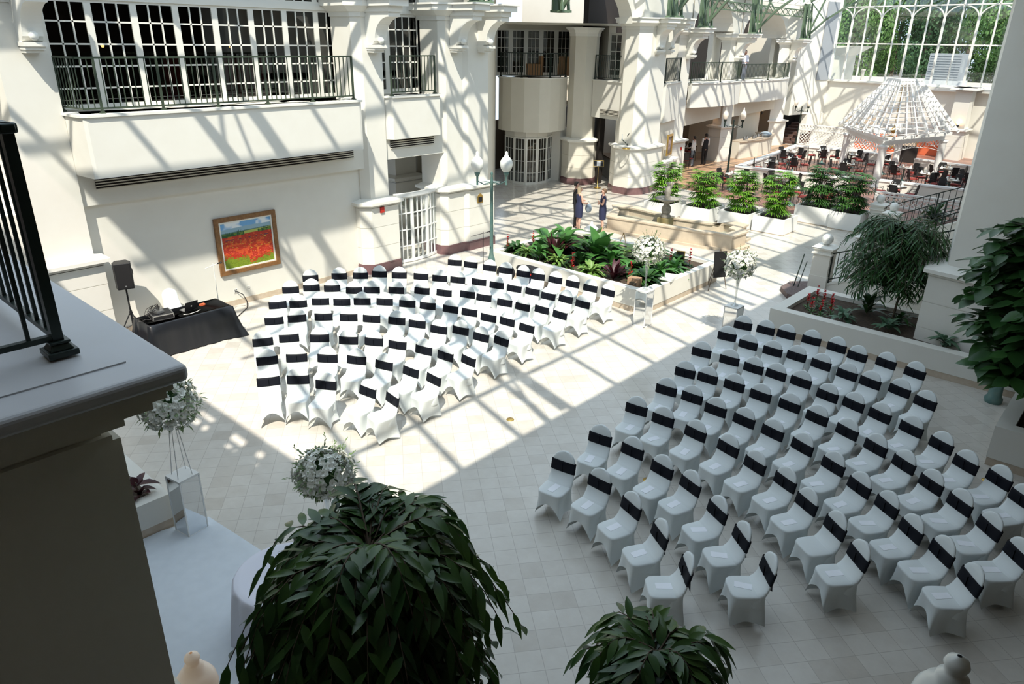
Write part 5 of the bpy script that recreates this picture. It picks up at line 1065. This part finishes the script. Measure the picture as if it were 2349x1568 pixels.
fan_palm('shaded dark fan palm in the left long tub', -10.3, 29.8, .58, .72, 1.85, 31, 'l_palmd', 130, 'shaded fan palms in the long tubs'); fan_palm('shaded dark fan palm in the right long tub', -9.0, 29.65, .58, .66, 1.75, 32, 'l_palmd', 130, 'shaded fan palms in the long tubs')
def rosette(name, label, cat, x, y, z, L_, W_, n, seed, m, el=(.3, 1.2), droop=.5, grp=None, stem=0, nseg=4):
    r_ = random.Random(seed); t = thing(name, label, cat, (x, y, z), group=grp); sp = []
    for k in range(n):
        a = 2*PI*k/n*2.4+r_.uniform(-.3, .3); e = r_.uniform(*el); b = stem*r_.random(); l = L_*r_.uniform(.7, 1.05); sp.append(((.03*math.cos(a), .03*math.sin(a), b), (math.cos(a)*math.cos(e), math.sin(a)*math.cos(e), math.sin(e)), (0, 0, 1), l, W_*r_.uniform(.8, 1.1), droop*r_.uniform(.6, 1.2)))
    leafm(sp, nseg).build('leaves', M[m], t)
    if stem: MB().tube((0, 0, -.05), (0, 0, stem), .014, .01, 6).build('stem', M['bark'], t)
    return t
bed = [('broadleaf_plant', 'tall dark broadleaf plant at the left of the middle planter', -13.4, 16.9, .95, .30, 13, 'l_bed', (.45, 1.35), .45), ('broadleaf_plant', 'bright broadleaf plant in the centre of the middle planter', -12.1, 17.3, .95, .28, 14, 'l_bed', (.5, 1.35), .45), ('broadleaf_plant', 'dark broadleaf plant behind the front flower ball', -10.9, 17.9, .85, .26, 12, 'l_dark', (.4, 1.3), .5),
  ('broadleaf_plant', 'low broadleaf plant along the left back of the middle planter', -14.2, 17.4, .6, .2, 13, 'l_bed', (.2, 1.0), .5), ('striped_plant', 'lime striped dracaena, leftmost in the middle planter', -14.0, 16.2, .42, .06, 26, 'l_lime', (.1, 1.3), .7), ('striped_plant', 'lime striped dracaena in front of the bright broadleaf plant', -12.75, 16.15, .5, .065, 30, 'l_lime', (.1, 1.3), .7),
  ('striped_plant', 'lime striped dracaena at the back of the middle planter', -11.7, 18.4, .5, .07, 24, 'l_lime', (.3, 1.3), .6), ('striped_plant', 'striped green plant left of the burgundy spike by the front pedestal', -11.5, 16.1, .5, .075, 28, 'l_lime', (.1, 1.2), .7), ('fern', 'light feathery fern in the middle planter', -10.8, 16.9, .75, .12, 20, 'l_bed', (.3, 1.25), .8),
  ('cordyline', 'burgundy cordyline spike between two lime plants', -13.1, 16.45, .75, .09, 18, 'l_burg', (.7, 1.45), .3), ('cordyline', 'burgundy cordyline near the front of the middle planter', -10.75, 16.15, .5, .08, 16, 'l_burg', (.6, 1.4), .3), ('leafy_shrub', 'dark glossy leafy plant at the right front of the middle planter', -9.95, 16.5, .5, .14, 26, 'l_dark', (.1, 1.3), .5),
  ('leafy_shrub', 'mid green leafy plant at the right back of the middle planter', -9.9, 17.9, .45, .13, 26, 'l_bed', (.1, 1.3), .5), ('leafy_shrub', 'low dark leafy plant in the left corner of the middle planter', -14.6, 16.4, .4, .1, 22, 'l_dark', (.1, 1.2), .5), ('leafy_shrub', 'low dark leafy plant at the very back of the middle planter', -10.3, 18.7, .4, .11, 22, 'l_dark', (.1, 1.2), .5), ('leafy_shrub', 'low leafy plant behind the burgundy spike', -12.4, 18.3, .5, .12, 22, 'l_bed', (.1, 1.2), .5)]
for i, (nm, lb, x, y, L_, W_, n, m, el, dr) in enumerate(bed): rosette(nm, lb, 'plant', x, y, .52, L_*1.35, W_*1.6, int(n*1.7), 40+i, m, el, dr, stem=.15 if nm != 'broadleaf_plant' else .3)

for i, (x, y, m_, nm, lb, L_, W_) in enumerate([(-13.9, 17.9, 'l_bed', 'broadleaf_plant', 'upright broadleaf plant in the left rear corner of the middle planter', .8, .2), (-12.9, 17.9, 'l_dark', 'leafy_shrub', 'dark leafy clump behind the tall left broadleaf plant', .6, .16), (-11.5, 17.1, 'l_bed', 'leafy_shrub', 'bright leafy clump right of the centre broadleaf plant', .7, .18), (-13.6, 17.4, 'l_dark', 'leafy_shrub', 'dark low clump in the left half of the middle planter', .55, .15), (-12.2, 16.5, 'l_dark', 'leafy_shrub', 'dark low clump behind the single front bromeliad', .5, .13), (-10.4, 17.3, 'l_dark', 'leafy_shrub', 'dark clump behind the front flower vase', .6, .15), (-13.4, 16.1, 'l_bed', 'leafy_shrub', 'low green clump at the left front rim of the planter', .45, .12), (-11.0, 18.6, 'l_bed', 'leafy_shrub', 'green clump at the rear rim near the framed card', .55, .14), (-13.2, 18.7, 'l_lime', 'striped_plant', 'lime striped plant at the left rear rim', .55, .09), (-9.95, 17.2, 'l_bed', 'leafy_shrub', 'green clump along the right rim of the middle planter', .55, .14)]):
    rosette(nm, lb, 'plant', x, y, .52, L_*1.2, W_*1.3, 34, 140+i, m_, (.2, 1.35), .5, stem=.3)
def bromeliad(label, x, y, z, seed, h=.35, grp=None, m='redf'):
    t = rosette('bromeliad', label, 'plant', x, y, z, .2, .03, 14, seed, 'l_bed', (.1, 1.1), .5, grp); sp = []; r_ = random.Random(seed)
    for k in range(26): a = r_.random()*6.28; b = .1+h*r_.random(); sp.append(((0, 0, b), (math.cos(a), math.sin(a), .9), (0, 0, 1), .11*(1.2-b/h*.5), .05, .1))
    leafm(sp, 2).build('red_bract', M[m], t); MB().tube((0, 0, 0), (0, 0, h), .008, n=5).build('stem', M['l_bed'], t); return t
for i, (x, y, lb) in enumerate([(-14.75, 16.15, 'red bromeliad in the left corner of the middle planter'), (-14.45, 17.0, 'thin tall red bromeliad near the left of the middle planter'), (-12.05, 15.95, 'single red bromeliad on bare soil at the front of the middle planter'), (-11.3, 18.2, 'small red bromeliad beside the bright broadleaf plant'), (-10.25, 18.3, 'red bromeliad left of the framed card'), (-9.9, 18.8, 'red bromeliad right of the framed card'), (-10.35, 16.35, 'pair of thin orange red spikes behind the front flower vase')]): bromeliad(lb, x, y, .52, 70+i, .45)
for i, (x, y) in enumerate([(-6.0, 18.45), (-5.75, 18.25), (-5.5, 18.1), (-5.95, 17.7), (-5.75, 17.45), (-5.5, 17.4), (-5.35, 17.65)]): bromeliad('red bromeliad in the cluster at the left end of the stair planter', x, y, .52, 80+i, .28, 'red bromeliads of the stair planter')
rosette('silver_plant', 'silver and green striped plant beside the red bromeliads', 'plant', -4.95, 17.3, .55, .38, .12, 26, 90, 'l_silver', (.2, 1.2), .6, stem=.2); rosette('silver_plant', 'silver striped plant in the middle of the stair planter', 'plant', -3.95, 17.35, .55, .42, .13, 20, 91, 'l_silver', (.2, 1.2), .6, stem=.2); rosette('silver_plant', 'dim silver striped plant at the right of the stair planter', 'plant', -2.75, 17.2, .55, .4, .12, 22, 92, 'l_silver', (.2, 1.2), .6, stem=.2)
rosette('leafy_shrub', 'small light leafy plant among the red bromeliads', 'plant', -5.7, 17.75, .55, .22, .08, 12, 93, 'l_silver', (.2, 1.2), .4); rosette('leafy_shrub', 'dark shrub under the feathery tree, left side', 'plant', -4.7, 18.3, .55, .6, .14, 26, 94, 'l_dark', (.2, 1.3), .5, stem=.3); rosette('leafy_shrub', 'dark low shrub under the feathery tree, centre', 'plant', -3.9, 18.0, .55, .5, .1, 30, 95, 'l_dark', (.1, 1.3), .6, stem=.2)
for i in range(3): rosette('burgundy_plant', 'burgundy leafed plant behind the left mirrored pedestal', 'plant', -9.72, 2.25+.32*i, .5, .3, .13, 14, 96+i, 'l_burg', (.3, 1.3), .5, 'burgundy plants in the low left planter', stem=.25)
rosette('leafy_shrub', 'dark leafy ground plants below the lattice balustrade', 'plant', -6.6, 32.2, .1, 1.2, .16, 60, 99, 'l_dark', (.1, 1.2), .6, stem=.5)

def weeping_tree(label, name, x, y, zg, ctr, rx, rz_, nb, ll, lw, seed, m, droop=1.0, per=16, trunk=.04, up=.35):
    """branches arch out from the crown centre and droop; leaves hang along them"""
    r_ = random.Random(seed); t = thing(name, label, 'tree', (x, y, zg)); C_ = Vector((ctr[0]-x, ctr[1]-y, ctr[2]-zg)); sp = []; br = MB()
    br.path([(0, 0, 0), (.03, .02, C_.z*.5), (C_.x*.8, C_.y*.8, C_.z-.3*rz_), tuple(C_+Vector((0, 0, rz_*.5)))], [trunk, trunk*.85, trunk*.6, trunk*.25], 7)
    for b in range(nb):
        a = r_.random()*2*PI; h0 = r_.uniform(-.75, .75); reach = rx*math.sqrt(max(.12, 1-h0*h0*.8))*r_.uniform(.55, 1.0)
        p0 = C_+Vector((0, 0, h0*rz_*.7)); pts = []
        for k in range(8):
            u = k/7; rr_ = reach*u; pts.append(p0+Vector((math.cos(a)*rr_, math.sin(a)*rr_, up*reach*math.sin(u*1.9)*1.2-droop*.75*reach*u*u*u*1.3+r_.uniform(-.01, .01))))
        br.path([tuple(p) for p in pts], [max(.003, trunk*.2*(1-k/8)) for k in range(8)], 5)
        for j in range(per):
            u = .08+.92*j/(per-1); i = min(6, int(u*7)); f = u*7-i; p = pts[i].lerp(pts[i+1], f) if i < 7 else pts[7]; tn = (pts[min(7, i+1)]-pts[i]).normalized()
            sd_ = Vector((-math.sin(a), math.cos(a), 0))*(1 if j % 2 else -1); d_ = tn*.7+sd_*r_.uniform(.35, .9)+Vector((0, 0, -.35*droop*u+r_.uniform(-.25, .3)))
            sp.append((p, d_, (r_.uniform(-.4, .4), r_.uniform(-.4, .4), 1), ll*r_.uniform(.7, 1.15), lw*r_.uniform(.8, 1.15), .25*droop+.15*r_.random()))
    leafm(sp, 4).build('foliage', M[m], t); br.build('branches', M['bark'], t); return t
weeping_tree('big weeping fig tree with long glossy leaves in the near foreground', 'fig_tree', -2.75, 1.95, 0, (-2.74, 1.90, 3.55), .86, .9, 300, .17, .052, 7, 'l_ficus', .7, 16, .04, .42)
weeping_tree('smaller weeping fig tree top at the bottom centre', 'fig_tree', -1.5, 2.8, 0, (-1.44, 2.88, 3.18), .5, .5, 100, .17, .052, 8, 'l_ficus', .55, 14, .04, .45)
weeping_tree('feathery dark tree with narrow leaves in the stair planter', 'narrow_leaf_tree', -4.05, 18.0, .5, (-4.3, 18.3, 1.95), 1.3, 1.5, 380, .24, .035, 9, 'l_dark', .4, 18, .03)
t_ = weeping_tree('dark fiddle leaf tree with broad leaves at the right edge', 'fiddle_leaf_tree', -.5, 14.7, .6, (-.75, 14.3, 2.2), 1.5, 2.3, 320, .34, .24, 10, 'l_dark', .1, 11, .05, .6)

# ------------------------------------------------------------------ outside: roof deck, plant and woods
struct('ground_outside', MB().prism([(-60, 57.6), (60, 57.6), (60, 140), (-60, 140)], 3.6, 3.9), M['deck'])
bb = MB().prism([(-25.5, 60), (-21.3, 60.5), (-21.3, 64), (-25.5, 64)], 3.9, 5.9).prism([(-25.5, 60), (-21.3, 60.5), (-21.3, 64), (-25.5, 64)], 5.9, 6.6, [(-25.5, 60), (-20.1, 60), (-20.1, 64), (-25.5, 64)]); tag(bb.build('outbuilding', M['cream']), 'cream rooftop outbuilding with flared eave beyond the glass wall', 'building')
t = thing('rooftop_unit', 'grey louvred rooftop air unit beyond the glass wall', 'air conditioner', (-14.3, 62.5, 3.7)); MB().box(-1.1, 1.1, -.8, .8, .7, 2.5).build('cabinet', M['grey'], t); MB().box(-1.3, 1.3, -1, 1, 0, .7).build('skid', M['ledge'], t)
m = MB()
for k in range(10): m.box(-1.0, 1.0, -.84, -.8, .8+k*.17, .85+k*.17)
m.build('louvre', M['grey'], t); tag(MB().lathe([(.12, 0), (.12, .9), (.18, .95), (.18, 1.05)], (0, 0, 0), 10).build('vent_pipe', M['cream'], loc=(-20.2, 63, 3.9)), 'thin white vent pipe on the roof outside', 'pipe')
tag(MB().box(-30, -16, 66.8, 67, 3.9, 4.3).box(-16, -8, 64.5, 64.7, 3.9, 4.25).build('parapet_wall', M['cream']), 'low pale parapet of the roof outside', 'parapet')
def crown(seed, n=11000, R_=4.2):
    r_ = np.random.RandomState(seed); cl = r_.normal(size=(26, 3)); cl /= np.linalg.norm(cl, axis=1)[:, None]; cl *= r_.uniform(.25, .8, (26, 1))*R_; cl[:, 2] *= 1.35; cr = r_.uniform(.22, .42, 26)*R_
    k = r_.randint(0, 26, n); d = r_.normal(size=(n, 3)); d /= np.linalg.norm(d, axis=1)[:, None]; P = cl[k]+d*(cr[k]*r_.uniform(.75, 1.05, n))[:, None]
    X = r_.normal(size=(n, 3)); X -= d*(X*d).sum(1)[:, None]*.5; X /= np.linalg.norm(X, axis=1)[:, None]; Y = np.cross(d, X); Y /= np.linalg.norm(Y, axis=1)[:, None]; s_ = r_.uniform(.08, .17, (n, 1))
    V = np.stack([P-X*s_, P-Y*s_*.55, P+X*s_, P+Y*s_*.55], 1).reshape(-1, 3); me = bpy.data.meshes.new('crown'); me.from_pydata(V.tolist(), [], [(4*i, 4*i+1, 4*i+2, 4*i+3) for i in range(n)]); return me
CR = [crown(s_) for s_ in (1, 2, 3)]; CM = [CR[0], CR[1], CR[2]]
CR[0].materials.append(M['l_tree']); CR[1].materials.append(M['l_tree2']); CR[2].materials.append(M['l_tree'])
rt = random.Random(6); kinds = ['bright green leafy tree', 'dark green dense tree', 'mid green rounded tree']; k = 0
for row in range(3):
    for i in range(9):
        x = -44+i*6.2+row*2.0+rt.uniform(-1, 1); y = 74+row*7+rt.uniform(-1.5, 1.5); j = (i+row*2) % 3
        t = thing('tree', '%s beyond the glass wall, %s row, %s from left' % (kinds[j], ['front', 'middle', 'rear'][row], ORD[i+1]), 'tree', (x, y, 3.8), rt.random()*6, 'trees beyond the glass wall')
        c = link('crown', CR[j], None, t); c.location = (0, 0, 4.2+row*2.2); c.scale = (.95, .95, 1.25+.25*row); MB().path([(0, 0, 0), (.1, 0, 3), (0, .1, 6+row*2)], [.22, .16, .08], 6).build('trunk', M['bark'], t)
        u = link('undergrowth', CR[(j+1) % 3], None, t); u.location = (0, -1.5, 1.2); u.scale = (.75, .5, .5)

# ------------------------------------------------------------------ people
def skinmesh(name, chains, m, parent, sub=2):
    """chains: lists of (point, radius) or (point, (rx, ry)); first point of the first chain is the root; a chain may start at a key of an earlier point"""
    V = []; E = []; Rd = []; idx = {}
    for ch in chains:
        prev = None
        for item in ch:
            if isinstance(item, str): prev = idx[item]; continue
            key = item[2] if len(item) > 2 else None; V.append(item[0]); rr_ = item[1]; Rd.append(rr_ if isinstance(rr_, tuple) else (rr_, rr_)); i = len(V)-1
            if prev is not None: E.append((prev, i))
            prev = i
            if key: idx[key] = i
    me = bpy.data.meshes.new(name); me.from_pydata(V, E, []); o = bpy.data.objects.new(name, me); col.objects.link(o); o.parent = parent; me.materials.append(m)
    md = o.modifiers.new('skin', 'SKIN'); md.use_smooth_shade = True; 
    if not me.skin_vertices: me.attributes.new('skin', 'FLOAT2', 'POINT') if False else None
    try: lay = me.skin_vertices[0].data
    except Exception: lay = None
    if lay is None or len(lay) == 0:
        bm = bmesh.new(); bm.from_mesh(me); bm.verts.layers.skin.verify(); bm.to_mesh(me); bm.free(); lay = me.skin_vertices[0].data
    for i, r_ in enumerate(Rd): lay[i].radius = r_; lay[i].use_root = (i == 0)
    s_ = o.modifiers.new('smooth', 'SUBSURF'); s_.levels = sub; s_.render_levels = sub; return o
def hand_chains(wr, dirv, side, key):
    """palm and five curled fingers from wrist point wr along dirv"""
    d_ = Vector(dirv).normalized(); s_ = Vector(side).normalized(); nrm = d_.cross(s_); ch = [[key, (tuple(wr+d_*.045), (.03, .018), key+'p')]]
    for j, (o_, l_) in enumerate([(-.024, .062), (-.008, .072), (.008, .068), (.024, .052)]):
        b = wr+d_*.085+s_*o_; ch.append([key+'p', (tuple(b), (.0085, .0085)), (tuple(b+d_*l_*.55+nrm*.012), (.008, .008)), (tuple(b+d_*l_*.85+nrm*.035), (.006, .006))])
    b = wr+d_*.03-s_*.035; ch.append([key+'p', (tuple(b), (.010, .010)), (tuple(b+d_*.035-s_*.012+nrm*.01), (.008, .008))]); return ch
def person(label, x, y, rz, H_, hair, hm, outfit, arms, z=0, skin='skin', shoes='ink', bag=None, hairlen=.1, glasses=False):
    k = H_/1.65; t = thing('person', label, 'person', (x, y, z), rz); S = lambda *p: tuple(q*k for q in p)
    body = [[(S(0, 0, .93), (.135*k, .10*k), 'pel'), (S(0, .005, 1.07), (.115*k, .085*k)), (S(0, 0, 1.22), (.135*k, .095*k)), (S(0, -.01, 1.36), (.13*k, .075*k), 'ch'), (S(0, -.005, 1.42), (.05*k, .048*k)), (S(0, .005, 1.47), (.05*k, .05*k)), (S(0, .015, 1.525), (.068*k, .082*k)), (S(0, .01, 1.585), (.072*k, .088*k)), (S(0, 0, 1.63), (.045*k, .055*k))]]
    for s_ in (-1, 1):
        body.append(['pel', (S(s_*.085, 0, .84), (.085*k, .09*k)), (S(s_*.085, .01, .66), (.07*k, .075*k)), (S(s_*.08, .012, .48), (.05*k, .054*k)), (S(s_*.08, -.015, .33), (.048*k, .055*k)), (S(s_*.08, -.01, .10), (.03*k, .034*k)), (S(s_*.085, .0, .045), (.034*k, .04*k)), (S(s_*.09, .12, .03), (.034*k, .02*k))])
    for s_, (el, wr) in zip((-1, 1), arms):
        key = 'w%d' % s_; a = Vector(S(s_*.17, -.005, 1.36)); el = Vector(S(*el)); wr = Vector(S(*wr)); d_ = (wr-el).normalized()
        body.append(['ch', (tuple(a), (.05*k, .05*k)), (tuple(a.lerp(el, .5)), (.042*k, .042*k)), (tuple(el), (.036*k, .036*k)), (tuple(el.lerp(wr, .4)), (.034*k, .034*k)), (tuple(wr), (.022*k, .02*k), key)])
        body += hand_chains(wr, d_, Vector((0, 0, 1)) if abs(d_.z) < .7 else Vector((0, 1, 0)), key)
    skinmesh('body', body, M[skin], t)
    f_ = MB(); f_.ball(S(0, .105, 1.535), .012*k, 8); f_.ball(S(-.075, .005, 1.545), .016*k, 8); f_.ball(S(.075, .005, 1.545), .016*k, 8); f_.build('face', M[skin], t)
    e_ = MB(); e_.ball(S(-.028, .09, 1.56), .009*k, 8); e_.ball(S(.028, .09, 1.56), .009*k, 8)
    if glasses: e_.ball(S(-.03, .098, 1.56), .02*k, 8, .7); e_.ball(S(.03, .098, 1.56), .02*k, 8, .7); e_.box(-.07*k, .07*k, .09*k, .097*k, 1.565*k, 1.572*k)
    e_.build('sunglasses' if glasses else 'eyes', M['ink'], t); MB().box(-.022*k, .022*k, .092*k, .1*k, 1.492*k, 1.5*k).build('mouth', M['redbit'], t)
    h_ = MB(); n = 20
    pr = [(0.001, 1.675), (.05, 1.665), (.078, 1.63), (.088, 1.58), (.086, 1.54)]
    V = []; 
    for r_, zz_ in pr+([(.084, 1.5), (.08, 1.45), (.07, 1.45-hairlen*.5), (.05, 1.45-hairlen)] if hairlen > .06 else [(.075, 1.50)]):
        for i in range(n):
            a = 2*PI*i/n; yy = math.sin(a); cut = 1.0
            if yy > .25 and zz_ < 1.61: cut = .62
            V.append(S(r_*math.cos(a)*(1 if cut == 1 else .95), r_*1.12*yy*cut-.012 if cut == 1 else r_*yy*.3-.01, zz_))
    rows_ = len(V)//n; h_.add(V, [(j*n+i, (j+1)*n+i, (j+1)*n+(i+1) % n, j*n+(i+1) % n) for j in range(rows_-1) for i in range(n)], True); h_.build('hair', M[hm], t)
    def loft(nm, rings, m_):
        c = MB(); n = 24; V = [S(rx*math.cos(2*PI*i/n), cy+ry*math.sin(2*PI*i/n), zz_) for rx, ry, cy, zz_ in rings for i in range(n)]; c.add(V, [(j*n+i, j*n+(i+1) % n, (j+1)*n+(i+1) % n, (j+1)*n+i) for j in range(len(rings)-1) for i in range(n)], True); c.build(nm, M[m_], t)
    if outfit in ('dress', 'lacedress'):
        loft('dress', [(.165, .125, 0, .50), (.175, .135, 0, .66), (.185, .145, 0, .84), (.178, .135, 0, .94), (.135, .105, 0, 1.08), (.158, .118, 0, 1.22), (.165, .11, -.005, 1.30), (.14, .09, -.008, 1.38)]+([(.09, .07, -.005, 1.415)] if outfit == 'dress' else []), 'navy')
        if outfit == 'dress':
            for s_ in (-1, 1): c = MB(); c.ball(S(s_*.165, 0, 1.36), .066*k, 10); c.build('sleeve', M['navy'], t)
    else:
        top, leg = outfit; loft('top', [(.17, .13, 0, .86), (.165, .125, 0, .95), (.15, .115, 0, 1.08), (.165, .12, 0, 1.22), (.165, .105, 0, 1.33), (.10, .075, 0, 1.41)], top)
        for s_ in (-1, 1):
            c = MB(); c.tube(S(s_*.085, 0, .9), S(s_*.082, .01, .48), .098*k, .068*k, 14); c.tube(S(s_*.082, .01, .48), S(s_*.08, -.01, .07), .068*k, .055*k, 14); c.build('trouser_leg', M[leg], t)
            el, wr = arms[(s_+1)//2]; c = MB(); c.tube(S(s_*.16, 0, 1.37), S(*el), .062*k, .05*k, 10); c.tube(S(*el), S(*[a*.15+b*.85 for a, b in zip(el, wr)]), .05*k, .034*k, 10); c.ball(S(*el), .05*k, 10); c.ball(S(s_*.16, 0, 1.365), .064*k, 10); c.build('sleeve', M['gloss' if top == 'ink' and leg == 'ink' and hairlen < .01 else top], t)
    for s_ in (-1, 1): c = MB(); c.prism([S(s_*.085-.04, -.07), S(s_*.085+.04, -.07), S(s_*.09+.042, .1), S(s_*.09, .19), S(s_*.09-.042, .1)] if False else [(k*(s_*.085-.04), -.07*k), (k*(s_*.085+.04), -.07*k), (k*(s_*.09+.042), .1*k), (k*s_*.09, .17*k), (k*(s_*.09-.042), .1*k)], .0, .03*k); c.build('shoe', M[shoes], t)
    return t
down = (((-.22, -.02, 1.08), (-.2, .1, .87)), ((.22, -.02, 1.08), (.2, .1, .87)))
crossed = (((-.2, .05, 1.09), (.07, .145, 1.15)), ((.2, .05, 1.09), (-.07, .165, 1.12)))
front = (((-.2, .02, 1.08), (-.06, .22, 1.02)), ((.21, .02, 1.08), (.08, .22, 1.02)))
person('woman in a navy dress with sunglasses and crossed arms beside the fountain', -15.38, 22.05, math.radians(120+15), 1.62, 'up', 'brownh', 'dress', crossed, skin='skin', shoes='metal', hairlen=.02, glasses=True)
person('blond woman in a sleeveless navy dress seen from behind at the left', -16.25, 21.75, math.radians(-25), 1.62, 'long', 'blond', 'lacedress', front, shoes='metal', hairlen=.22)
person('person in black half hidden behind the blond woman', -16.6, 22.0, math.radians(-50), 1.72, 'short', 'darkh', ('ink', 'ink'), front, hairlen=.03)
t = thing('handbag', 'pale grey blue bag held by the person in black', 'bag', (-16.15, 22.2, .62), .4); MB().ball((0, 0, .14), .13, 10, 1.3).build('body', M['gblue'], t); MB().path([(-.08, 0, .28), (0, 0, .42), (.08, 0, .28)], .01, 5).build('strap', M['gblue'], t)
person('waiter in a white shirt bending over a restaurant table', -20.9, 38.6, math.radians(100), 1.7, 'short', 'darkh', ('gloss', 'gblue'), front, hairlen=.03)
person('waiter in a black waistcoat inside the restaurant entrance', -20.7, 39.6, math.radians(60), 1.78, 'short', 'darkh', ('ink', 'ink'), front, hairlen=.005)
person('person in pale clothes standing on the balcony over the buffet counter', -20.75, 43.4, math.radians(-120), 1.7, 'short', 'darkh', ('wcloth', 'wcloth'), front, z=4.55, hairlen=.03)
